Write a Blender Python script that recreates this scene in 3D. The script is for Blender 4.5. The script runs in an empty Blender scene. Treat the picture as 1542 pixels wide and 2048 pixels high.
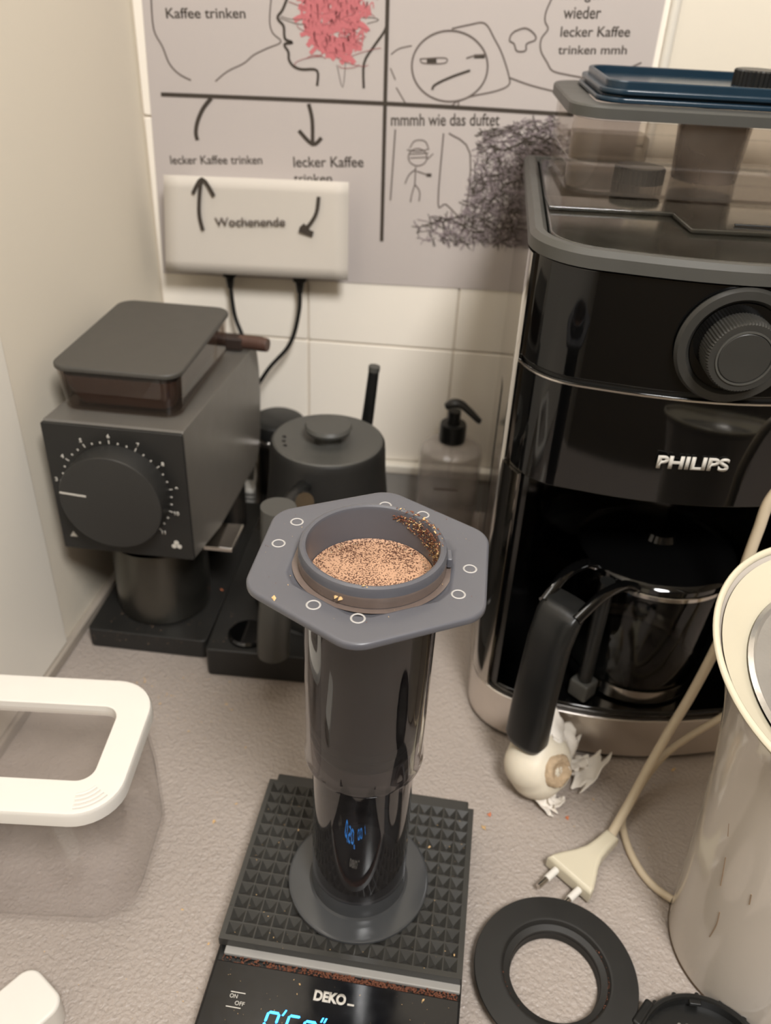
import bpy, bmesh, math, random
from mathutils import Vector, Matrix
random.seed(7)
PI = math.pi
C = bpy.context.scene.collection
MM = 0.001          # everything below is written in millimetres
sc = bpy.context.scene

# ------------------------------------------------------------------ camera
cd = bpy.data.cameras.new('camera'); cam = bpy.data.objects.new('camera', cd); C.objects.link(cam); sc.camera = cam
F_PX, YAW, PITCH, ROLL, CH = 1675.970222, -0.056021, 0.579623, -0.052619, 515.992781
_f = Vector((math.sin(YAW)*math.cos(PITCH), math.cos(YAW)*math.cos(PITCH), -math.sin(PITCH)))
_r = Vector((math.cos(YAW), -math.sin(YAW), 0)); _d = _f.cross(_r)
_r2 = math.cos(ROLL)*_r + math.sin(ROLL)*_d; _d2 = -math.sin(ROLL)*_r + math.cos(ROLL)*_d
cam.matrix_world = Matrix(((_r2.x, -_d2.x, -_f.x, 0), (_r2.y, -_d2.y, -_f.y, 0), (_r2.z, -_d2.z, -_f.z, CH*MM), (0, 0, 0, 1)))
cd.sensor_fit = 'VERTICAL'; cd.sensor_height = 8.2; cd.lens = 8.2*F_PX/2048
cd.clip_start = 0.01; cd.clip_end = 20
cd.dof.use_dof = True; cd.dof.focus_distance = 0.405; cd.dof.aperture_fstop = cd.lens/3.2

# ------------------------------------------------------------------ world, lamps, exposure
w = bpy.data.worlds.new('world'); sc.world = w; w.use_nodes = True
w.node_tree.nodes['Background'].inputs[0].default_value = (1.0, 0.985, 0.97, 1)
w.node_tree.nodes['Background'].inputs[1].default_value = 0.36
sc.view_settings.view_transform = 'Standard'; sc.view_settings.look = 'None'
sc.view_settings.gamma = 1.0; sc.view_settings.use_curve_mapping = False
sc.view_settings.exposure = -0.42
def lamp(name, loc, target, size, power, col=(1, .86, .70), sy=None):
    l = bpy.data.lights.new(name, 'AREA'); l.energy = power; l.color = col
    l.shape = 'RECTANGLE' if sy else 'DISK'; l.size = size*MM
    if sy: l.size_y = sy*MM
    o = bpy.data.objects.new(name, l); C.objects.link(o); o.location = Vector(loc)*MM
    o.rotation_euler = (Vector(target)-Vector(loc)).to_track_quat('-Z', 'Y').to_euler(); return o
lamp('ceiling_lamp_light', (310, -380, 1350), (20, 450, 100), 380, 31, (1, .982, .965))
lamp('rear_fill_light', (-200, 560, 1450), (-50, 400, 0), 500, 4.5, (1, .982, .965))  # unseen lamp added as mild rear fill, for sparkle on the worktop

# ------------------------------------------------------------------ materials
def lin(c):
    return tuple(((x/255)/12.92 if x/255 <= .04045 else ((x/255+.055)/1.055)**2.4) for x in c)+(1,)
MATS = {}
def pm(name, rgb, rough=.5, metal=0, spec=.5, noise=.06, nscale=60, bump=0, bscale=400, coat=0, sss=0, emit=None, estr=0, rvar=.06, trans=0, ior=1.45, aniso=0):
    if name in MATS: return MATS[name]
    m = bpy.data.materials.new(name); m.use_nodes = True; nt = m.node_tree; n = nt.nodes; b = n['Principled BSDF']
    tc = n.new('ShaderNodeTexCoord')
    nz = n.new('ShaderNodeTexNoise'); nz.inputs['Scale'].default_value = nscale; nz.inputs['Detail'].default_value = 4
    nt.links.new(tc.outputs['Object'], nz.inputs['Vector'])
    mx = n.new('ShaderNodeMix'); mx.data_type = 'RGBA'
    c = lin(rgb); mx.inputs[6].default_value = tuple(max(0, x*(1-noise*1.6)) for x in c[:3])+(1,); mx.inputs[7].default_value = tuple(min(1, x*(1+noise*1.6)) for x in c[:3])+(1,)
    nt.links.new(nz.outputs['Fac'], mx.inputs[0]); nt.links.new(mx.outputs[2], b.inputs['Base Color'])
    mr = n.new('ShaderNodeMapRange'); mr.inputs[3].default_value = max(0, rough-rvar); mr.inputs[4].default_value = min(1, rough+rvar)
    nt.links.new(nz.outputs['Fac'], mr.inputs[0]); nt.links.new(mr.outputs[0], b.inputs['Roughness'])
    b.inputs['Metallic'].default_value = metal; b.inputs['Specular IOR Level'].default_value = spec
    b.inputs['IOR'].default_value = ior; b.inputs['Transmission Weight'].default_value = trans
    if aniso: b.inputs['Anisotropic'].default_value = aniso
    if coat: b.inputs['Coat Weight'].default_value = coat; b.inputs['Coat Roughness'].default_value = .05
    if sss: b.inputs['Subsurface Weight'].default_value = sss; b.inputs['Subsurface Radius'].default_value = (.01, .008, .006); b.inputs['Subsurface Scale'].default_value = .5
    if emit: b.inputs['Emission Color'].default_value = emit+(1,); b.inputs['Emission Strength'].default_value = estr
    if bump:
        n2 = n.new('ShaderNodeTexNoise'); n2.inputs['Scale'].default_value = bscale; n2.inputs['Detail'].default_value = 3
        nt.links.new(tc.outputs['Object'], n2.inputs['Vector'])
        bp = n.new('ShaderNodeBump'); bp.inputs['Strength'].default_value = bump; bp.inputs['Distance'].default_value = .0005
        nt.links.new(n2.outputs['Fac'], bp.inputs['Height']); nt.links.new(bp.outputs[0], b.inputs['Normal'])
    MATS[name] = m; return m
def clear(name, tint, rough=.03, gloss=1.0, milk=0.0, milkcol=(150, 150, 150), ior=1.46):
    """thin clear plastic or glass wall: tinted see-through + fresnel gloss + a little haze"""
    if name in MATS: return MATS[name]
    m = bpy.data.materials.new(name); m.use_nodes = True; nt = m.node_tree; n = nt.nodes
    n.remove(n['Principled BSDF']); out = n['Material Output']
    t = n.new('ShaderNodeBsdfTransparent'); t.inputs[0].default_value = tuple(tint)+(1,)
    tc = n.new('ShaderNodeTexCoord'); nz = n.new('ShaderNodeTexNoise'); nz.inputs['Scale'].default_value = 30
    nt.links.new(tc.outputs['Object'], nz.inputs['Vector'])
    d = n.new('ShaderNodeBsdfDiffuse'); d.inputs[0].default_value = lin(milkcol)
    mm = n.new('ShaderNodeMath'); mm.operation = 'MULTIPLY'; mm.inputs[1].default_value = milk*2
    nt.links.new(nz.outputs['Fac'], mm.inputs[0])
    m1 = n.new('ShaderNodeMixShader'); nt.links.new(mm.outputs[0], m1.inputs[0]); nt.links.new(t.outputs[0], m1.inputs[1]); nt.links.new(d.outputs[0], m1.inputs[2])
    g = n.new('ShaderNodeBsdfGlossy'); g.inputs['Roughness'].default_value = rough
    fr = n.new('ShaderNodeFresnel'); fr.inputs[0].default_value = ior
    geo = n.new('ShaderNodeNewGeometry'); iv = n.new('ShaderNodeMath'); iv.operation = 'MULTIPLY_ADD'; iv.inputs[1].default_value = -gloss; iv.inputs[2].default_value = gloss
    nt.links.new(geo.outputs['Backfacing'], iv.inputs[0])      # only the outer face of a thin wall reflects
    fm = n.new('ShaderNodeMath'); fm.operation = 'MULTIPLY'; nt.links.new(fr.outputs[0], fm.inputs[0]); nt.links.new(iv.outputs[0], fm.inputs[1])
    m2 = n.new('ShaderNodeMixShader'); nt.links.new(fm.outputs[0], m2.inputs[0]); nt.links.new(m1.outputs[0], m2.inputs[1]); nt.links.new(g.outputs[0], m2.inputs[2])
    nt.links.new(m2.outputs[0], out.inputs[0]); MATS[name] = m; return m

# ------------------------------------------------------------------ mesh helpers (mm)
class MB:
    def __init__(s): s.v = []; s.f = []
    def add(s, v, f, M=None):
        k = len(s.v)
        for p in v:
            p = Vector(p); s.v.append(M @ p if M else p)
        for q in f: s.f.append([i+k for i in q])
        return s
    def loft(s, loops, cap=True, closed=True, M=None):
        n = len(loops[0]); v = [p for l in loops for p in l]; f = []
        for i in range(len(loops)-1):
            for j in range(n if closed else n-1):
                a = i*n+j; b = i*n+(j+1) % n; f.append([a, b, b+n, a+n])
        if cap: f.append(list(range(n))[::-1]); f.append([(len(loops)-1)*n+j for j in range(n)])
        return s.add(v, f, M)
    def lathe(s, prof, seg=64, M=None, a0=0, a1=2*PI):
        full = abs(a1-a0-2*PI) < 1e-6; n = seg if full else seg+1; v = []; f = []
        ids = []
        for r, z in prof:
            if r < 1e-6: ids.append([len(v)]*n); v.append((0, 0, z))
            else:
                ids.append(list(range(len(v), len(v)+n)))
                for k in range(n):
                    t = a0+(a1-a0)*k/seg; v.append((r*math.cos(t), r*math.sin(t), z))
        for i in range(len(prof)-1):
            for k in range(seg):
                q = [ids[i][k], ids[i][(k+1) % n], ids[i+1][(k+1) % n], ids[i+1][k]]
                u = []; [u.append(x) for x in q if x not in u]
                if len(u) > 2: f.append(u)
        return s.add(v, f, M)
    def slab(s, poly, z0, z1, bev=0, M=None, n=3):
        if bev <= 0: return s.loft([[(x, y, z0) for x, y in poly], [(x, y, z1) for x, y in poly]], M=M)
        # bottom starts inset, ends inset
        B = [[(x, y, z0+bev*(1-math.cos(k/n*PI/2))) for x, y in inset(poly, bev*(1-math.sin(k/n*PI/2)))] for k in range(n+1)]
        T = [[(x, y, z1-bev*(1-math.cos(k/n*PI/2))) for x, y in inset(poly, bev*(1-math.sin(k/n*PI/2)))] for k in range(n, -1, -1)]
        return s.loft(B+T, M=M)
    def frame(s, outer, inner, z0, z1, M=None, bev=0):
        """solid ring between two outlines with the same number of points"""
        if bev:
            o2 = inset(outer, bev); i2 = inset(inner, -bev)
            L = [[(x, y, z0) for x, y in outer], [(x, y, z1-bev) for x, y in outer], [(x, y, z1) for x, y in o2],
                 [(x, y, z1) for x, y in i2], [(x, y, z1-bev) for x, y in inner], [(x, y, z0) for x, y in inner], [(x, y, z0) for x, y in outer]]
        else:
            L = [[(x, y, z0) for x, y in outer], [(x, y, z1) for x, y in outer], [(x, y, z1) for x, y in inner], [(x, y, z0) for x, y in inner], [(x, y, z0) for x, y in outer]]
        return s.loft(L, cap=False, M=M)
    def box(s, x0, x1, y0, y1, z0, z1, bev=0, M=None):
        if bev: return s.slab(rrect((x0+x1)/2, (y0+y1)/2, x1-x0, y1-y0, bev, 3), z0, z1, bev, M)
        return s.slab([(x0, y0), (x1, y0), (x1, y1), (x0, y1)], z0, z1, 0, M)
    def tube(s, pts, r, seg=12, M=None, smooth=True, cap=True, flat=1.0):
        P = cr(pts) if smooth else [Vector(p) for p in pts]
        n = len(P); L = []; up = Vector((0, 0, 1)); prev = None
        for i, p in enumerate(P):
            t = (P[min(i+1, n-1)]-P[max(i-1, 0)]).normalized()
            if prev is None:
                a = up if abs(t.z) < .9 else Vector((1, 0, 0)); u = t.cross(a).normalized()
            else: u = (prev-t*prev.dot(t)).normalized()
            prev = u; q = t.cross(u)
            R = r if not callable(r) else r(i/(n-1))
            L.append([p+u*R*math.cos(2*PI*k/seg)+q*R*flat*math.sin(2*PI*k/seg) for k in range(seg)])
        return s.loft(L, cap=cap, M=M)
    def ribbon(s, pts, wd, y, thick=.25):
        """flat printed stroke on the X-Z plane at depth y"""
        P = [Vector((a, 0, b)) for a, b in pts]; y = y-random.random()*.12
        if len(P) > 2: P = cr(P, 4)
        n = len(P); L = []
        for i, p in enumerate(P):
            t = (P[min(i+1, n-1)]-P[max(i-1, 0)])
            if t.length < 1e-6: t = Vector((1, 0, 0))
            t.normalize(); q = Vector((-t.z, 0, t.x))*wd/2
            L.append([(p.x+q.x, y-thick, p.z+q.z), (p.x-q.x, y-thick, p.z-q.z), (p.x-q.x, y, p.z-q.z), (p.x+q.x, y, p.z+q.z)])
        return s.loft(L)
    def build(s, name, mat, parent=None, ang=35, flat=False):
        me = bpy.data.meshes.new(name); me.from_pydata([tuple(p*MM) for p in s.v], [], s.f); me.validate()
        bm = bmesh.new(); bm.from_mesh(me); bmesh.ops.recalc_face_normals(bm, faces=bm.faces); bm.to_mesh(me); bm.free()
        if not flat:
            for q in me.polygons: q.use_smooth = True
            me.set_sharp_from_angle(angle=math.radians(ang))
        me.materials.append(mat)
        o = bpy.data.objects.new(name, me); C.objects.link(o)
        if parent: o.parent = parent
        if not flat:
            wn = o.modifiers.new('weighted', 'WEIGHTED_NORMAL'); wn.weight = 80; wn.keep_sharp = True
        return o
def cr(pts, k=8):
    P = [Vector(p) for p in pts]; out = []
    for i in range(len(P)-1):
        a, b, c, d = P[max(i-1, 0)], P[i], P[i+1], P[min(i+2, len(P)-1)]
        for j in range(k):
            t = j/k; out.append(.5*((2*b)+(c-a)*t+(2*a-5*b+4*c-d)*t*t+(3*b-a-3*c+d)*t**3))
    return out+[P[-1]]
def inset(poly, d):
    if abs(d) < 1e-9: return list(poly)
    n = len(poly); A = sum(poly[i][0]*poly[(i+1) % n][1]-poly[(i+1) % n][0]*poly[i][1] for i in range(n)); sg = 1 if A > 0 else -1; out = []
    for i in range(n):
        p = Vector(poly[i]); a = (p-Vector(poly[i-1])); b = (Vector(poly[(i+1) % n])-p)
        if a.length < 1e-6: a = b
        if b.length < 1e-6: b = a
        a.normalize(); b.normalize(); na = Vector((-a.y, a.x))*sg; nb = Vector((-b.y, b.x))*sg
        m = (na+nb)
        if m.length < 1e-6: m = na
        m.normalize(); c = max(.35, m.dot(na)); q = p+m*d/c; out.append((q.x, q.y))
    return out
def rrect(cx, cy, wd, dp, r, k=6):
    o = []
    for sx, sy, a in ((1, 1, 0), (-1, 1, PI/2), (-1, -1, PI), (1, -1, 1.5*PI)):
        for i in range(k+1):
            t = a+i/k*PI/2; o.append((cx+sx*(wd/2-r)+r*math.cos(t), cy+sy*(dp/2-r)+r*math.sin(t)))
    return o
def circle(cx, cy, r, n=48): return [(cx+r*math.cos(2*PI*k/n), cy+r*math.sin(2*PI*k/n)) for k in range(n)]
def T(x=0, y=0, z=0): return Matrix.Translation((x, y, z))
def Rx(a): return Matrix.Rotation(a, 4, 'X')
def Ry(a): return Matrix.Rotation(a, 4, 'Y')
def Rz(a): return Matrix.Rotation(a, 4, 'Z')
def tag(o, label=None, cat=None, group=None, kind=None):
    if label: o['label'] = label
    if cat: o['category'] = cat
    if group: o['group'] = group
    if kind: o['kind'] = kind
    return o
def thing(name, loc, rz, label, cat, group=None):
    o = bpy.data.objects.new(name, None); C.objects.link(o); o.location = Vector(loc)*MM; o.rotation_euler = (0, 0, rz)
    o.empty_display_size = .01
    return tag(o, label, cat, group)
def text(name, s, mat, parent, M, height, width=None, bold=0, ext=.15, shear=0, align='LEFT'):
    """flat lettering as a thin mesh; M places the text plane (mm)"""
    cu = bpy.data.curves.new(name, 'FONT'); cu.body = s; cu.size = 1; cu.offset = bold; cu.shear = shear; cu.align_x = align
    t = bpy.data.objects.new(name, cu); C.objects.link(t)
    bpy.context.view_layer.update()
    me = bpy.data.meshes.new_from_object(t.evaluated_get(bpy.context.evaluated_depsgraph_get()))
    bpy.data.objects.remove(t)
    xs = [v.co.x for v in me.vertices]; ys = [v.co.y for v in me.vertices]
    x0, x1 = min(xs), max(xs); sy = height/.73; sx = sy if width is None else width/(x1-x0)
    bm = bmesh.new(); bm.from_mesh(me)
    for v in bm.verts: v.co = Vector(((v.co.x-(x0 if align == 'LEFT' else 0))*sx, v.co.y*sy, 0))
    g = bmesh.ops.extrude_face_region(bm, geom=bm.faces[:])
    for e in g['geom']:
        if isinstance(e, bmesh.types.BMVert): e.co.z += ext
    for v in bm.verts: v.co = (M @ v.co)*MM
    bm.to_mesh(me); bm.free(); me.name = name; me.materials.clear(); me.materials.append(mat)
    for p in me.polygons: p.material_index = 0
    o = bpy.data.objects.new(name, me); C.objects.link(o)
    if parent: o.parent = parent
    return o

# ------------------------------------------------------------------ materials used below
m_wall = pm('cream wall paint', (226, 217, 200), .6, noise=.015, nscale=3, bump=.1, bscale=900)
m_grout = pm('pale tile grout', (224, 214, 199), .8, noise=.03)
m_tile = pm('glazed off white tile', (246, 238, 225), .22, noise=.015, nscale=5, bump=.04, bscale=40)
m_white_trim = pm('white silicone trim', (222, 216, 204), .35, noise=.02)
m_upstand = pm('grey upstand', (150, 147, 142), .45, noise=.04)
m_panel = pm('bluish white panel', (236, 230, 218), .4, noise=.015, nscale=4)
m_ceil = pm('ceiling paint', (225, 218, 205), .9, noise=.01)
m_floor = pm('dark wood floor', (110, 90, 70), .6, noise=.15)
m_room = pm('dim room wall', (150, 138, 120), .9, noise=.03)
m_black = pm('matte black metal', (35, 34, 32), .45, noise=.08, bump=.05, bscale=1500)
m_black2 = pm('satin black plastic', (24, 24, 23), .35, noise=.08)
m_body = pm('charcoal powder coat', (96, 92, 86), .34, noise=.05, bump=.05, bscale=2000)
m_gloss = pm('gloss black plastic', (7, 7, 7), .06, noise=.05, coat=.3, rvar=.02)
m_rubber = pm('black rubber', (54, 53, 50), .3, noise=.1)
m_knob = pm('knob black plastic', (50, 49, 46), .36, noise=.05)
m_dgrey = pm('dark grey soft plastic', (72, 71, 67), .42, noise=.05)
m_steel = pm('brushed stainless steel', (222, 215, 208), .3, metal=1, noise=.04, bump=.06, bscale=300, rvar=.04)
m_steel3 = pm('mirror steel side', (186, 180, 172), .09, metal=1, noise=.03, rvar=.02)
m_steel2 = pm('polished steel', (205, 200, 194), .14, metal=1, noise=.03)
m_cup = pm('black chrome cup', (92, 90, 84), .3, metal=.9, noise=.05)
m_white = pm('white plastic', (222, 217, 208), .35, noise=.01, sss=.05)
m_cream = pm('cream glazed plastic', (206, 197, 174), .16, noise=.015, nscale=10, sss=.05)
m_jug = pm('aged white enamel', (198, 189, 178), .12, noise=.03, nscale=12, coat=.3)
m_cord = pm('cream cable sheath', (206, 190, 164), .4, noise=.03)
m_paper = pm('printer paper', (188, 179, 174), .75, noise=.01, nscale=6)
m_card = pm('white paper card', (206, 198, 187), .75, noise=.01, nscale=6)
m_ink = pm('dark printed ink', (62, 54, 46), .7, noise=.03)
m_thin = pm('thin grey printed ink', (98, 88, 82), .7, noise=.03)
m_red = pm('red printed scribble ink', (196, 112, 116), .7, noise=.08, nscale=500)
m_cable = pm('black cable', (16, 15, 14), .4, noise=.04)
m_frost = pm('frosted smoke grey plastic', (90, 90, 95), .32, noise=.03, nscale=25, sss=.2, spec=.5)
m_mark = pm('pale moulded ring', (178, 174, 170), .25, noise=.02)
m_cof = pm('black coffee', (22, 13, 10), .08, noise=.05, coat=.3)
m_ground = pm('coffee grounds', (110, 66, 46), .75, noise=.35, nscale=900)
m_pale = pm('pale chaff flakes', (205, 170, 120), .7, noise=.2, nscale=900)
m_print = pm('grey white printing', (200, 195, 185), .5, noise=.03)
m_garlic = pm('garlic skin', (226, 216, 196), .5, noise=.04, nscale=90, sss=.25, bump=.2, bscale=250)
m_root = pm('garlic root plate', (188, 164, 134), .8, noise=.25, nscale=300, bump=1, bscale=500)
m_wood = pm('brown handle wood', (80, 56, 46), .5, noise=.15, nscale=80)
m_brist = pm('dark brush block', (48, 36, 30), .6, noise=.1)
m_blue = pm('dark blue lid plastic', (26, 46, 60), .22, noise=.05)
m_led = pm('blue display segments', (30, 90, 255), .5, emit=(.02, .22, 1.0), estr=9)
m_led2 = pm('light blue display segments', (60, 160, 255), .5, emit=(.03, .33, 1.0), estr=7)
c_smoke = clear('smoke tinted clear plastic', (.58, .565, .57), .035, 1.7, .018, (120, 116, 118))
c_clear = clear('clear plastic', (.993, .988, .986), .04, 1.3, .03, (235, 226, 222))
c_tank = clear('faintly brown clear plastic', (.90, .875, .85), .04, .9, .04, (180, 170, 158))
c_hop = clear('smoky hopper plastic', (.78, .74, .71), .05, 1.0, .04, (110, 100, 92))
c_glass = clear('glass', (.90, .90, .89), .01, 1.1, .0)
c_deck = clear('smoked deck cover', (.42, .41, .38), .09, 1.6, .10, (120, 116, 104))
c_pane = clear('frosted clear window', (.96, .95, .94), .12, .8, .06, (200, 190, 184))

# worktop laminate: leathery grey beige
def worktop_mat():
    m = pm('grey beige textured laminate', (164, 153, 144), .33, noise=.04, nscale=14)
    nt = m.node_tree; n = nt.nodes; b = n['Principled BSDF']; tc = [x for x in n if x.type == 'TEX_COORD'][0]
    v = n.new('ShaderNodeTexVoronoi'); v.feature = 'SMOOTH_F1'; v.inputs['Scale'].default_value = 420
    nz = n.new('ShaderNodeTexNoise'); nz.inputs['Scale'].default_value = 330; nz.inputs['Detail'].default_value = 3; nz.inputs['Distortion'].default_value = 1.2
    nt.links.new(tc.outputs['Object'], nz.inputs['Vector']); nt.links.new(tc.outputs['Object'], v.inputs['Vector'])
    ad = n.new('ShaderNodeMath'); ad.operation = 'ADD'; nt.links.new(v.outputs['Distance'], ad.inputs[0]); nt.links.new(nz.outputs['Fac'], ad.inputs[1])
    bp = n.new('ShaderNodeBump'); bp.inputs['Strength'].default_value = .8; bp.inputs['Distance'].default_value = .0011
    nt.links.new(ad.outputs[0], bp.inputs['Height']); nt.links.new(bp.outputs[0], b.inputs['Normal']); return m
m_top = worktop_mat()
def foam_mat():
    m = pm('coffee foam', (190, 150, 120), .55, noise=.1, nscale=70)
    nt = m.node_tree; n = nt.nodes; b = n['Principled BSDF']; tc = [x for x in n if x.type == 'TEX_COORD'][0]
    nz = n.new('ShaderNodeTexNoise'); nz.inputs['Scale'].default_value = 1150; nz.inputs['Detail'].default_value = 3; nz.inputs['Roughness'].default_value = .6
    n3 = n.new('ShaderNodeTexNoise'); n3.inputs['Scale'].default_value = 60
    nt.links.new(tc.outputs['Object'], nz.inputs['Vector']); nt.links.new(tc.outputs['Object'], n3.inputs['Vector'])
    mr = n.new('ShaderNodeMath'); mr.operation = 'MULTIPLY_ADD'; mr.inputs[1].default_value = .28; nt.links.new(n3.outputs['Fac'], mr.inputs[0]); nt.links.new(nz.outputs['Fac'], mr.inputs[2])
    rp = n.new('ShaderNodeValToRGB'); rp.color_ramp.elements[0].position = .62; rp.color_ramp.elements[1].position = .70
    nt.links.new(mr.outputs[0], rp.inputs[0])
    mx = n.new('ShaderNodeMix'); mx.data_type = 'RGBA'; old = b.inputs['Base Color'].links[0].from_socket
    nt.links.new(rp.outputs[0], mx.inputs[0]); nt.links.new(old, mx.inputs[6]); mx.inputs[7].default_value = lin((82, 52, 38))
    nt.links.new(mx.outputs[2], b.inputs['Base Color'])
    bp = n.new('ShaderNodeBump'); bp.inputs['Strength'].default_value = .4; bp.inputs['Distance'].default_value = .0004
    nt.links.new(nz.outputs['Fac'], bp.inputs['Height']); nt.links.new(bp.outputs[0], b.inputs['Normal']); return m
m_foam = foam_mat()
AX = Matrix(((0, 0, 1, 0), (1, 0, 0, 0), (0, 1, 0, 0), (0, 0, 0, 1)))      # slab (a,b,c) -> (c,a,b): outline in Y-Z, pushed along X
FZ = Matrix(((1, 0, 0, 0), (0, 0, -1, 0), (0, 1, 0, 0), (0, 0, 0, 1)))     # (x,y,z) -> (x,-z,y): outline in X-Z, pushed towards -Y

# ------------------------------------------------------------------ the room
def struct(o, kind='structure'): o['kind'] = kind; return o
YB = 812.
wb = struct(MB().box(-330, 1500, YB+3, YB+90, -900, 1600).build('wall_back', m_grout, flat=True))
rows = [(53, 187), (187, 390), (390, 593), (593, 796)]
for i in range(3):
    for a, b in rows:
        x0 = -284.6+150*i
        MB().slab(rrect(x0+75, (a+b)/2, 148.6, b-a-1.6, 2.5, 3), -4, 0, 1.2, M=T(0, YB, 0) @ FZ).build('tile', m_tile, wb)
MB().box(172, 1500, YB-1, YB+4, 53, 1598).build('plaster_panel', m_wall, wb, flat=True)
MB().box(-284.6, 172, YB-1, YB+4, 797, 1598).build('plaster_panel', m_wall, wb, flat=True)
struct(MB().tube([(168.5, YB-1, 53), (168.5, YB-1, 1590)], 4.2, 12, smooth=False).build('trim_1', m_white_trim))
MB_ = MB().box(-284, 1500, YB-9, YB+3, 0.3, 42); up = struct(MB_.build('trim_2', m_upstand))
MB().box(-284, 1500, YB-11, YB+3, 42, 53, 2.5).build('cap_strip', m_white_trim, up)
# left wall runs slightly outwards towards the viewer
WL = T(-285.5, YB, 0) @ Rz(-.062)
struct(MB().box(-90, 0, -2100, 60, -900, 1600, M=WL).build('wall_left', m_wall, flat=True))
tl = MB().box(0, 7, -700, -6, .3, 10, 1.5, M=WL); struct(tl.build('trim_3', pm('grey beige profile', (160, 150, 138), .4, noise=.04)))
pl = MB().box(0, 3.5, -1500, -288, 10.3, 330, 1.5, M=WL); struct(pl.build('trim_4', m_panel))
struct(MB().box(-500, 1500, -1300, YB+60, -910, -900).build('floor', m_floor, flat=True))
struct(MB().box(-500, 1500, -1300, YB+60, 1600, 1610).build('ceiling', m_ceil, flat=True))
struct(MB().box(1500, 1590, -1300, YB+60, -900, 1600).build('wall_right', m_room, flat=True))
struct(MB().box(-500, 1590, -1390, -1300, -900, 1600).build('wall_front', m_room, flat=True))
wt = MB().slab([(-285, YB), (-330, -20), (1400, -20), (1400, YB)], -38, 0, 0).build('worktop', m_top, ang=30)
tag(wt, 'grey beige worktop with fine leathery texture under everything', 'worktop')

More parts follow.
